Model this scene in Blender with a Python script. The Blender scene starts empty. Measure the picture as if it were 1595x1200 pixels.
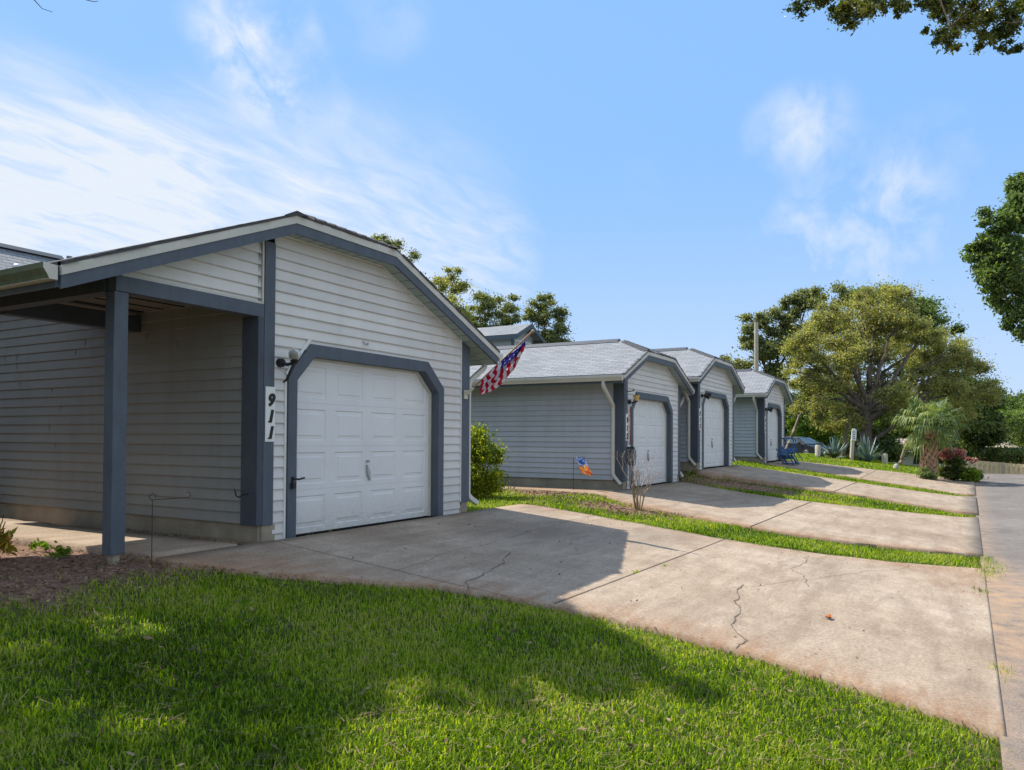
import bpy, math, random
import numpy as np
from mathutils import Vector, Matrix
from mathutils.bvhtree import BVHTree
R_ = math.radians
random.seed(7); rng = np.random.default_rng(11)
scn = bpy.context.scene
COL = scn.collection

# ------------------------------------------------------------------ camera
F = 1173.0; CX = 797.5; PY = 600 + 63.5
PITCH = R_(1.0); ROLL = .0059; YAW = R_(29.8); H = 1.15
_fw = Vector((math.cos(YAW)*math.cos(PITCH), math.sin(YAW)*math.cos(PITCH), math.sin(PITCH)))
_r = Vector((math.sin(YAW), -math.cos(YAW), 0)); _u = _r.cross(_fw)
_R = _r*math.cos(ROLL) + _u*math.sin(ROLL); _U = _u*math.cos(ROLL) - _r*math.sin(ROLL)
CAM = Vector((0, 0, H))
cd = bpy.data.cameras.new('camera'); cam = bpy.data.objects.new('camera', cd); COL.objects.link(cam)
cam.matrix_world = Matrix(((_R.x, _U.x, -_fw.x, 0), (_R.y, _U.y, -_fw.y, 0), (_R.z, _U.z, -_fw.z, H), (0, 0, 0, 1)))
cd.sensor_width = 36; cd.lens = F/1595*36; cd.shift_y = 63.5/1595; cd.clip_start = .05; cd.clip_end = 2000
scn.camera = cam

def at(px, py, dep):
    """world point at depth dep (m along the view axis) seen at a photo pixel - used to take distances off the photo"""
    return CAM + (_fw + _R*((px-CX)/F) - _U*((py-PY)/F))*dep

# ------------------------------------------------------------------ world, sun, exposure
SUN_EL = R_(51.5); SUN_AZ = R_(90)          # azimuth measured from +X
world = bpy.data.worlds.new('World'); scn.world = world; world.use_nodes = True
wt = world.node_tree; wt.nodes.clear()
def wn(t, **k):
    n = wt.nodes.new(t)
    for a, b in k.items(): setattr(n, a, b)
    return n
sky = wn('ShaderNodeTexSky', sky_type='NISHITA'); sky.sun_disc = False
sky.sun_elevation = SUN_EL; sky.sun_rotation = R_(90) - SUN_AZ
sky.air_density = 1.0; sky.dust_density = 0.6; sky.ozone_density = 1.6
bg = wn('ShaderNodeBackground'); bg.inputs[1].default_value = .13
wo = wn('ShaderNodeOutputWorld')
tc = wn('ShaderNodeTexCoord')
def wmath(op, a, b=None, clamp=False):
    n = wn('ShaderNodeMath', operation=op); n.use_clamp = clamp
    for i, v in enumerate((a, b)):
        if v is None: continue
        if isinstance(v, (int, float)): n.inputs[i].default_value = v
        else: wt.links.new(v, n.inputs[i])
    return n.outputs[0]
sep = wn('ShaderNodeSeparateXYZ'); wt.links.new(tc.outputs['Generated'], sep.inputs[0])
zz = wmath('ADD', wmath('MAXIMUM', sep.outputs[2], 0.0), .12)
cmb = wn('ShaderNodeCombineXYZ')
wt.links.new(wmath('DIVIDE', sep.outputs[0], zz), cmb.inputs[0])
wt.links.new(wmath('DIVIDE', sep.outputs[1], zz), cmb.inputs[1])
mp = wn('ShaderNodeMapping'); mp.inputs['Scale'].default_value = (1.6, 4.2, 1); mp.inputs['Rotation'].default_value = (0, 0, R_(35))
wt.links.new(cmb.outputs[0], mp.inputs[0])
nz1 = wn('ShaderNodeTexNoise'); nz1.inputs['Scale'].default_value = 2.6; nz1.inputs['Detail'].default_value = 9; nz1.inputs['Roughness'].default_value = .62; nz1.inputs['Distortion'].default_value = .6
wt.links.new(mp.outputs[0], nz1.inputs['Vector'])
mp2 = wn('ShaderNodeMapping'); mp2.inputs['Scale'].default_value = (3.2, 3.6, 3)
wt.links.new(tc.outputs['Generated'], mp2.inputs[0])
nz2 = wn('ShaderNodeTexNoise'); nz2.inputs['Scale'].default_value = 4.2; nz2.inputs['Detail'].default_value = 10; nz2.inputs['Roughness'].default_value = .6; nz2.inputs['Distortion'].default_value = .35
wt.links.new(mp2.outputs[0], nz2.inputs['Vector'])
def blob(px, py, r_out, amp):
    d = (_fw + _R*((px-CX)/F) - _U*((py-PY)/F)).normalized()
    vm = wn('ShaderNodeVectorMath', operation='DOT_PRODUCT'); wt.links.new(tc.outputs['Generated'], vm.inputs[0]); vm.inputs[1].default_value = d
    mr = wn('ShaderNodeMapRange', interpolation_type='SMOOTHERSTEP'); wt.links.new(vm.outputs['Value'], mr.inputs[0])
    mr.inputs[1].default_value = math.cos(R_(r_out)); mr.inputs[2].default_value = 1.0; mr.inputs[3].default_value = 0; mr.inputs[4].default_value = amp
    return mr.outputs[0]
def chain(bl):
    s = None
    for b in bl:
        v = blob(*b); s = v if s is None else wmath('ADD', s, v)
    return s
bank = chain([(-20, 215, 8, .38), (90, 235, 7, .3), (200, 260, 6, .2), (120, 350, 12, .36), (330, 330, 10, .4), (420, 400, 15, .44), (620, 410, 13, .42), (-200, 420, 14, .6), (150, 500, 14, .3), (730, 440, 8, .3)])
back = wmath('ADD', chain([(0, 0, .001, 0)]), 0)
vmb = wn('ShaderNodeVectorMath', operation='DOT_PRODUCT'); wt.links.new(tc.outputs['Generated'], vmb.inputs[0]); vmb.inputs[1].default_value = Vector((-.45, -.80, .38)).normalized()
mrb = wn('ShaderNodeMapRange', interpolation_type='SMOOTHSTEP'); wt.links.new(vmb.outputs['Value'], mrb.inputs[0]); mrb.inputs[1].default_value = -.1; mrb.inputs[2].default_value = .75; mrb.inputs[3].default_value = 0; mrb.inputs[4].default_value = .75
back = mrb.outputs[0]  # bright haze added to the unseen sky behind the camera as fill light
wisp = chain([(345, 25, 3.4, .75), (360, 62, 3.2, .8), (390, 110, 3.2, .9), (412, 140, 2.8, .8), (440, 158, 2.4, .6), (455, 20, 4.0, .55), (455, 70, 3.0, .5),
              (490, 160, 3.2, .5), (600, 15, 4.0, .45), (575, 195, 3.4, .2), (1225, 205, 3.6, .75), (1265, 190, 3.6, .55), (1300, 235, 3, .3),
              (1330, 330, 6.5, .55), (1390, 360, 5.5, .45), (1240, 390, 5.5, .45), (1450, 250, 4.2, .4), (1330, 400, 8, .3), (1000, 330, 5, .15)])
n1 = wn('ShaderNodeMapRange'); wt.links.new(nz1.outputs[0], n1.inputs[0]); n1.inputs[1].default_value = .36; n1.inputs[2].default_value = .68
n2 = wn('ShaderNodeMapRange'); wt.links.new(nz2.outputs[0], n2.inputs[0]); n2.inputs[1].default_value = .38; n2.inputs[2].default_value = .78
c1 = wmath('MULTIPLY', bank, wmath('ADD', wmath('MULTIPLY', n1.outputs[0], .62), .46))
c2 = wmath('MULTIPLY', wmath('MULTIPLY', wisp, .8), n2.outputs[0])
cm = wmath('MAXIMUM', wmath('ADD', c1, c2, True), back)
lowhaze = wn('ShaderNodeMapRange', interpolation_type='SMOOTHSTEP'); wt.links.new(sep.outputs[2], lowhaze.inputs[0])
lowhaze.inputs[1].default_value = .36; lowhaze.inputs[2].default_value = -.05; lowhaze.inputs[3].default_value = 0; lowhaze.inputs[4].default_value = .55
cmx = wmath('MAXIMUM', cm, lowhaze.outputs[0])
hsv = wn('ShaderNodeHueSaturation'); hsv.inputs['Hue'].default_value = .497; hsv.inputs['Saturation'].default_value = 1.0; hsv.inputs['Value'].default_value = 1.14
wt.links.new(sky.outputs[0], hsv.inputs['Color'])
flat = wn('ShaderNodeMixRGB'); flat.inputs[0].default_value = .88; flat.inputs[2].default_value = (1.76, 3.38, 6.1, 1)
wt.links.new(hsv.outputs[0], flat.inputs[1])
mixc = wn('ShaderNodeMixRGB'); wt.links.new(cmx, mixc.inputs[0]); wt.links.new(flat.outputs[0], mixc.inputs[1]); mixc.inputs[2].default_value = (4.75, 5.2, 5.8, 1)
wt.links.new(mixc.outputs[0], bg.inputs[0]); wt.links.new(bg.outputs[0], wo.inputs[0])

sl = bpy.data.lights.new('sun', 'SUN'); sun = bpy.data.objects.new('sun', sl); COL.objects.link(sun)
sl.energy = 5.0; sl.angle = R_(.5); sl.color = (1, .92, .79)
sd = Vector((math.cos(SUN_AZ)*math.cos(SUN_EL), math.sin(SUN_AZ)*math.cos(SUN_EL), math.sin(SUN_EL)))
sun.rotation_euler = sd.to_track_quat('Z', 'Y').to_euler()
scn.view_settings.view_transform = 'Standard'; scn.view_settings.look = 'None'
scn.view_settings.exposure = .38; scn.view_settings.gamma = 1
scn.render.engine = 'CYCLES'
scn.cycles.max_bounces = 6; scn.cycles.diffuse_bounces = 4; scn.cycles.transparent_max_bounces = 8

# ------------------------------------------------------------------ materials
class NT:
    def __init__(s, name):
        s.m = bpy.data.materials.new(name); s.m.use_nodes = True; s.t = s.m.node_tree; s.t.nodes.clear()
        s.out = s.n('ShaderNodeOutputMaterial'); s.p = s.n('ShaderNodeBsdfPrincipled'); s.l(s.p.outputs[0], s.out.inputs[0])
    def n(s, t, **k):
        n = s.t.nodes.new(t)
        for a, b in k.items(): setattr(n, a, b)
        return n
    def l(s, a, b): s.t.links.new(a, b)
    def coord(s, kind='Object', scale=(1, 1, 1), rot=(0, 0, 0)):
        c = s.n('ShaderNodeTexCoord'); m = s.n('ShaderNodeMapping'); m.inputs['Scale'].default_value = scale; m.inputs['Rotation'].default_value = rot
        s.l(c.outputs[kind], m.inputs[0]); return m.outputs[0]
    def wcoord(s, scale=(1, 1, 1)):
        c = s.n('ShaderNodeNewGeometry'); m = s.n('ShaderNodeMapping'); m.inputs['Scale'].default_value = scale
        s.l(c.outputs['Position'], m.inputs[0]); return m.outputs[0]
    def noise(s, v, sc, det=6, ro=.55, dist=0):
        n = s.n('ShaderNodeTexNoise'); n.inputs['Scale'].default_value = sc; n.inputs['Detail'].default_value = det
        n.inputs['Roughness'].default_value = ro; n.inputs['Distortion'].default_value = dist; s.l(v, n.inputs['Vector']); return n.outputs[0]
    def ramp(s, f, stops):
        r = s.n('ShaderNodeValToRGB'); el = r.color_ramp.elements
        while len(el) < len(stops): el.new(.5)
        for e, (p, c) in zip(el, stops):
            e.position = p; e.color = (*c, 1) if len(c) == 3 else c
        s.l(f, r.inputs[0]); return r.outputs[0]
    def mix(s, f, a, b, mode='MIX'):
        n = s.n('ShaderNodeMixRGB', blend_type=mode)
        for i, v in enumerate((f, a, b)):
            if isinstance(v, (int, float)): n.inputs[i].default_value = v
            elif isinstance(v, tuple): n.inputs[i].default_value = (*v, 1) if len(v) == 3 else v
            else: s.l(v, n.inputs[i])
        return n.outputs[0]
    def math(s, op, a, b=0., clamp=False):
        n = s.n('ShaderNodeMath', operation=op); n.use_clamp = clamp
        for i, v in enumerate((a, b)):
            if isinstance(v, (int, float)): n.inputs[i].default_value = v
            else: s.l(v, n.inputs[i])
        return n.outputs[0]
    def bump(s, h, st=.3, d=.01):
        b = s.n('ShaderNodeBump'); b.inputs['Strength'].default_value = st; b.inputs['Distance'].default_value = d
        s.l(h, b.inputs['Height']); s.l(b.outputs[0], s.p.inputs['Normal'])
    def fin(s, col, rough=.6, metal=0., spec=.4):
        if isinstance(col, tuple): s.p.inputs['Base Color'].default_value = (*col, 1)
        else: s.l(col, s.p.inputs['Base Color'])
        if isinstance(rough, (int, float)): s.p.inputs['Roughness'].default_value = rough
        else: s.l(rough, s.p.inputs['Roughness'])
        s.p.inputs['Metallic'].default_value = metal; s.p.inputs['Specular IOR Level'].default_value = spec
        return s.m
def g3(v): return (v, v, v)

def SD(m): return [m, M['lap_shade']]
def m_paint(name, col, var=.12, sc=6, rough=.5, bump=.08, grain=(1, 1, 1)):
    t = NT(name); v = t.coord(scale=grain)
    n = t.noise(v, sc, 8, .6); n2 = t.noise(v, sc*9, 4, .6)
    a = tuple(c*(1-var) for c in col); b = tuple(min(1, c*(1+var)) for c in col)
    c = t.ramp(n, [(.3, a), (.7, b)]); c = t.mix(.25, c, t.ramp(n2, [(.3, g3(.4)), (.7, g3(.6))]), 'OVERLAY')
    t.bump(n2, bump, .01); return t.fin(c, rough)
def m_siding(name, col, dirty=.35):
    t = NT(name); v = t.wcoord()
    n = t.noise(v, .9, 5, .55); vs = t.wcoord((5, 5, .5)); st = t.noise(vs, .9, 5, .6); fine = t.noise(v, 45, 3, .6)
    c = t.ramp(n, [(.3, tuple(x*.92 for x in col)), (.7, tuple(min(1, x*1.05) for x in col))])
    c = t.mix(t.math('MULTIPLY', t.ramp(st, [(.46, g3(0)), (.75, g3(1))]), dirty), c, (col[0]*.60, col[1]*.59, col[2]*.55))
    gi = t.n('ShaderNodeNewGeometry'); c = t.mix(1., c, t.ramp(gi.outputs['Random Per Island'], [(0, (.93, .93, .93)), (1, (1.04, 1.035, 1.02))]), 'MULTIPLY')
    # grime low on the wall
    sp = t.n('ShaderNodeSeparateXYZ'); t.l(v, sp.inputs[0])
    mr = t.n('ShaderNodeMapRange'); t.l(sp.outputs[2], mr.inputs[0]); mr.inputs[1].default_value = .55; mr.inputs[2].default_value = .1
    c = t.mix(t.math('MULTIPLY', mr.outputs[0], t.math('MULTIPLY', st, .35)), c, (.30, .27, .20))
    vw = t.wcoord((2, 2, 30)); t.bump(fine, .06, .003)
    return t.fin(c, .55, 0, .25)
M = {}
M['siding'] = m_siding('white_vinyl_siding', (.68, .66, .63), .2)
M['siding_side'] = m_siding('shade_grey_siding', (.43, .46, .49), .25)  # siding greyed to carry the eave shade on side walls; houses share it
M['siding_porch_shade'] = m_siding('porch_shade_siding', (.26, .262, .248), .3)  # same siding darkened, the deep porch shade put into its colour
M['gutter_dark'] = m_paint('dark_olive_gutter', (.13, .14, .075), .35, 4, .8, .1)  # dark olive green for the porch side gutter; its end cap stays cream
M['lap_shade'] = m_paint('lap_shadow_line', (.31, .285, .26), .2, 3, .8, .05)  # dark strip under each board, the lap's shadow line put into colour
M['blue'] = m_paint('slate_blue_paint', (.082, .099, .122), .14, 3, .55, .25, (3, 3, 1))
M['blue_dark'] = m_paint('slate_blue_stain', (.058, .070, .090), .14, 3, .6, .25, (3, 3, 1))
M['cream'] = m_paint('cream_trim_paint', (.56, .54, .47), .10, 2, .5, .08)
M['white'] = m_paint('white_trim_paint', (.72, .72, .70), .07, 2, .45, .06)
def m_door():
    t = NT('garage_door_paint'); v = t.wcoord(); n = t.noise(v, 1.6, 6, .6); f = t.noise(t.wcoord((3, 3, 9)), 4, 6, .7)
    c = t.ramp(n, [(.3, (.69, .685, .67)), (.7, (.76, .755, .74))])
    sp = t.n('ShaderNodeSeparateXYZ'); t.l(v, sp.inputs[0]); mr = t.n('ShaderNodeMapRange'); t.l(sp.outputs[2], mr.inputs[0]); mr.inputs[1].default_value = .42; mr.inputs[2].default_value = -.05
    c = t.mix(t.math('MULTIPLY', mr.outputs[0], t.ramp(f, [(.35, g3(.1)), (.7, g3(.6))])), c, (.40, .35, .28))
    c = t.mix(t.ramp(f, [(.60, g3(0)), (.75, g3(.22))]), c, (.45, .42, .36))
    t.bump(f, .05, .004); return t.fin(c, .42, 0, .35)
M['door'] = m_door()
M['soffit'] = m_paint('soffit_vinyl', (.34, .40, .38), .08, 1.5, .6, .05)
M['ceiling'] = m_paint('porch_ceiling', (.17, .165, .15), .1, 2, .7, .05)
M['found'] = m_paint('foundation_concrete', (.30, .255, .185), .25, 2.5, .9, .4)
M['black'] = m_paint('black_metal', (.015, .015, .018), .2, 5, .4, .05)
M['numplate'] = m_paint('number_plate_paint', (.74, .74, .70), .05, 4, .5, .05)
M['digit'] = m_paint('black_numeral', (.012, .012, .014), .1, 5, .5, 0)
M['steel'] = NT('brushed_steel').fin((.45, .46, .47), .35, .9)
M['pipe'] = m_paint('grey_vent_pipe', (.20, .21, .22), .1, 6, .5, .05)
M['galv'] = NT('galvanised_vent').fin((.62, .62, .62), .35, .6)
M['wood'] = m_paint('fence_wood', (.74, .60, .36), .28, 3, .85, .3, (6, 6, 1))
M['wood2'] = m_paint('pale_post_wood', (.45, .40, .31), .2, 4, .85, .3, (6, 6, 1))
M['rust'] = m_paint('rusty_rod', (.05, .035, .028), .3, 20, .8, .1)

def m_shingle(name, col):
    t = NT(name); uv = t.coord('UV')
    b = t.n('ShaderNodeTexBrick'); t.l(uv, b.inputs['Vector']); b.offset = .5; b.offset_frequency = 2
    b.inputs['Scale'].default_value = 1; b.inputs['Brick Width'].default_value = .30; b.inputs['Row Height'].default_value = .13
    b.inputs['Mortar Size'].default_value = .006; b.inputs['Mortar Smooth'].default_value = .6; b.inputs['Bias'].default_value = 0
    b.inputs['Color1'].default_value = (*[c*.88 for c in col], 1); b.inputs['Color2'].default_value = (*[c*1.10 for c in col], 1)
    b.inputs['Mortar'].default_value = (*[c*.30 for c in col], 1)
    n = t.noise(uv, 1.1, 6, .6); gr = t.noise(uv, 90, 3, .8)
    c = t.mix(.35, b.outputs[0], t.ramp(n, [(.3, g3(.40)), (.7, g3(.60))]), 'OVERLAY')
    c = t.mix(.35, c, t.ramp(gr, [(.3, g3(.25)), (.7, g3(.75))]), 'OVERLAY')
    # saw-tooth height per row gives each course its lower edge
    sp = t.n('ShaderNodeSeparateXYZ'); t.l(uv, sp.inputs[0])
    saw = t.math('FRACT', t.math('DIVIDE', sp.outputs[1], .13)); c = t.mix(t.math('MULTIPLY', t.math('LESS_THAN', t.math('ADD', saw, t.math('MULTIPLY', t.noise(uv, 7, 2), .35)), .33), .55), c, (.10, .10, .11))  # dark band per row paints the shadow at each course edge
    hgt = t.math('ADD', t.math('MULTIPLY', t.math('SUBTRACT', 1., saw), 1.), t.math('MULTIPLY', gr, .25))
    hgt = t.math('SUBTRACT', hgt, t.math('MULTIPLY', b.outputs[1], .6))
    t.bump(hgt, .8, .018); return t.fin(c, .92, 0, .2)
M['shingle'] = m_shingle('grey_shingles', (.262, .278, .298))
M['shingle_brown'] = m_shingle('brown_shingles', (.20, .175, .15))

def m_concrete():
    t = NT('driveway_concrete'); v = t.wcoord()
    n = t.noise(v, .55, 7, .6, .4); n2 = t.noise(v, 3.2, 8, .65); gr = t.noise(v, 38, 5, .8); sp = t.noise(v, 22, 3, .7)
    c = t.ramp(n, [(.28, (.285, .215, .155)), (.48, (.37, .292, .220)), (.7, (.44, .358, .278))])
    c = t.mix(.55, c, t.ramp(n2, [(.3, g3(.36)), (.7, g3(.62))]), 'OVERLAY')
    vs = t.wcoord((.9, 4.2, 1)); stn = t.noise(vs, 1.1, 9, .68, .3)   # long water streaks across the slab
    c = t.mix(t.math('MULTIPLY', t.ramp(stn, [(.44, g3(0)), (.66, g3(1))]), .5), c, (.20, .145, .105))
    a = t.n('ShaderNodeAttribute'); a.attribute_name = 'rust'
    rr = t.math('MULTIPLY', a.outputs['Fac'], t.ramp(t.noise(vs, 2.2, 9, .7), [(.36, g3(.12)), (.60, g3(1))]), True)
    c = t.mix(t.math('MULTIPLY', rr, .75), c, (.30, .165, .09))
    a2 = t.n('ShaderNodeAttribute'); a2.attribute_name = 'grime'
    c = t.mix(t.math('MULTIPLY', t.math('MULTIPLY', a2.outputs['Fac'], t.ramp(n2, [(.3, g3(.4)), (.65, g3(1))])), .6), c, (.10, .085, .07))
    c = t.mix(.7, c, t.ramp(gr, [(.3, g3(.25)), (.7, g3(.75))]), 'OVERLAY')
    c = t.mix(t.ramp(sp, [(.63, g3(0)), (.70, g3(.6))]), c, (.12, .10, .085))
    t.bump(t.math('ADD', t.math('MULTIPLY', gr, .5), n2), .35, .006); return t.fin(c, .92, 0, .2)
M['concrete'] = m_concrete()
def m_asphalt():
    t = NT('aged_asphalt'); v = t.wcoord()
    n = t.noise(v, .5, 6, .6, .3); n2 = t.noise(v, 4, 7, .65); gr = t.noise(v, 55, 4, .8)
    vo = t.n('ShaderNodeTexVoronoi'); vo.inputs['Scale'].default_value = 60; t.l(v, vo.inputs['Vector'])
    c = t.ramp(n, [(.3, (.145, .130, .120)), (.7, (.225, .203, .188))])
    c = t.mix(.5, c, t.ramp(n2, [(.3, g3(.36)), (.7, g3(.62))]), 'OVERLAY')
    c = t.mix(.45, c, t.ramp(vo.outputs['Color'], [(.1, g3(.3)), (.9, g3(.7))]), 'OVERLAY')
    c = t.mix(.5, c, t.ramp(gr, [(.25, g3(.2)), (.75, g3(.8))]), 'OVERLAY')
    a = t.n('ShaderNodeAttribute'); a.attribute_name = 'rust'
    c = t.mix(t.math('MULTIPLY', a.outputs['Fac'], t.ramp(n2, [(.35, g3(.2)), (.62, g3(1))]), True), c, (.40, .27, .175))
    t.bump(t.math('ADD', gr, vo.outputs['Distance']), .5, .008); return t.fin(c, .95, 0, .2)
M['asphalt'] = m_asphalt()
def m_ground():
    t = NT('lawn_soil'); v = t.wcoord()
    n = t.noise(v, 1.3, 7, .6); n2 = t.noise(v, 14, 6, .7); gr = t.noise(v, 60, 4, .8)
    gcol = t.ramp(n2, [(.3, (.030, .050, .010)), (.55, (.060, .095, .018)), (.75, (.10, .12, .03))])
    dcol = t.ramp(n2, [(.3, (.10, .055, .04)), (.5, (.22, .135, .10)), (.72, (.44, .30, .225))])
    dcol = t.mix(.6, dcol, t.ramp(gr, [(.3, g3(.2)), (.7, g3(.8))]), 'OVERLAY')
    a = t.n('ShaderNodeAttribute'); a.attribute_name = 'dirt'
    f = t.math('ADD', a.outputs['Fac'], t.math('MULTIPLY', t.math('SUBTRACT', n, .5), .9), True)
    c = t.mix(f, gcol, dcol)
    t.bump(t.math('ADD', n2, gr), .6, .02); return t.fin(c, .97, 0, .1)
M['ground'] = m_ground()

def m_leaf(name, cols, transl=.35, rough=.5, hueclump=True):
    t = NT(name); g = t.n('ShaderNodeNewGeometry')
    v = t.wcoord(); n = t.noise(v, .8, 3, .5)
    rnd = g.outputs['Random Per Island']
    k = len(cols)
    c = t.ramp(t.math('ADD', t.math('MULTIPLY', rnd, .6), t.math('SUBTRACT', t.math('MULTIPLY', n, 1.0), .3), True), [(.12 + .76*i/(k-1), cols[i]) for i in range(k)])
    t.fin(c, rough, 0, .35)
    tr = t.n('ShaderNodeBsdfTranslucent'); t.l(t.mix(.5, c, (.5, .6, .1), 'MULTIPLY'), tr.inputs[0])
    br = t.mix(1., c, (1.6, 1.6, .6), 'MULTIPLY'); t.l(br, tr.inputs[0])
    mx = t.n('ShaderNodeMixShader'); mx.inputs[0].default_value = transl
    t.l(t.p.outputs[0], mx.inputs[1]); t.l(tr.outputs[0], mx.inputs[2]); t.l(mx.outputs[0], t.out.inputs[0]); return t.m
M['grass'] = m_leaf('grass_blades', [(.026, .054, .003), (.080, .145, .004), (.175, .285, .006), (.34, .44, .018), (.44, .39, .13)], .52, .45)
M['oak_y'] = m_leaf('spring_oak_leaves', [(.13, .14, .065), (.23, .24, .105), (.35, .345, .14), (.48, .45, .18)], .5)
M['oak_d'] = m_leaf('dark_oak_leaves', [(.075, .095, .050), (.15, .17, .08), (.22, .25, .11), (.30, .30, .14)], .45)
M['oak_g'] = m_leaf('green_oak_leaves', [(.035, .065, .024), (.080, .135, .042), (.15, .22, .065), (.27, .32, .11)], .45)
M['shade_leaf'] = m_leaf('shade_tree_leaves', [(.025, .045, .016), (.045, .08, .026), (.08, .12, .04)], .10)
M['near_leaf'] = m_leaf('overhang_leaves', [(.020, .038, .010), (.050, .080, .020), (.11, .135, .030), (.24, .22, .05)], .38, .4)
M['shrub'] = m_leaf('shrub_leaves', [(.035, .065, .012), (.10, .155, .018), (.26, .32, .028), (.58, .52, .04)], .45, .4)
M['thuja'] = m_leaf('bright_bush_leaves', [(.05, .09, .010), (.10, .18, .016), (.18, .28, .025), (.30, .38, .04)], .45)
M['jungle'] = m_leaf('background_leaves', [(.020, .038, .014), (.045, .08, .024), (.10, .14, .035), (.22, .23, .05)], .4)
M['palm'] = m_leaf('palm_leaves', [(.05, .085, .03), (.11, .175, .06), (.21, .28, .10), (.38, .40, .17)], .4)
M['agave'] = m_leaf('agave_leaves', [(.10, .16, .15), (.16, .24, .23), (.24, .33, .32), (.33, .42, .40)], .1)
M['flower'] = m_leaf('red_bracts', [(.09, .04, .03), (.26, .06, .08), (.42, .16, .18), (.60, .42, .38)], .3)
M['croton'] = m_leaf('croton_leaves', [(.05, .09, .01), (.20, .22, .02), (.45, .33, .03), (.38, .12, .03)], .3)
M['litter'] = m_leaf('dry_leaves', [(.06, .035, .022), (.13, .075, .045), (.22, .14, .09), (.36, .25, .16)], .05, .8)
def m_bark(name, a, b):
    t = NT(name); v = t.coord(scale=(6, 6, 1.5)); n = t.noise(v, 2, 8, .7)
    c = t.ramp(n, [(.3, a), (.7, b)]); t.bump(n, .8, .03); return t.fin(c, .95, 0, .1)
M['bark'] = m_bark('oak_bark', (.065, .050, .040), (.20, .165, .135))
M['bark_pale'] = m_bark('pale_bark', (.16, .13, .10), (.36, .30, .23))
M['twig'] = m_bark('bare_twig', (.16, .12, .07), (.34, .27, .17))
def flatm(name, col, rough=.5, metal=0, spec=.4): return NT(name).fin(col, rough, metal, spec)

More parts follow.
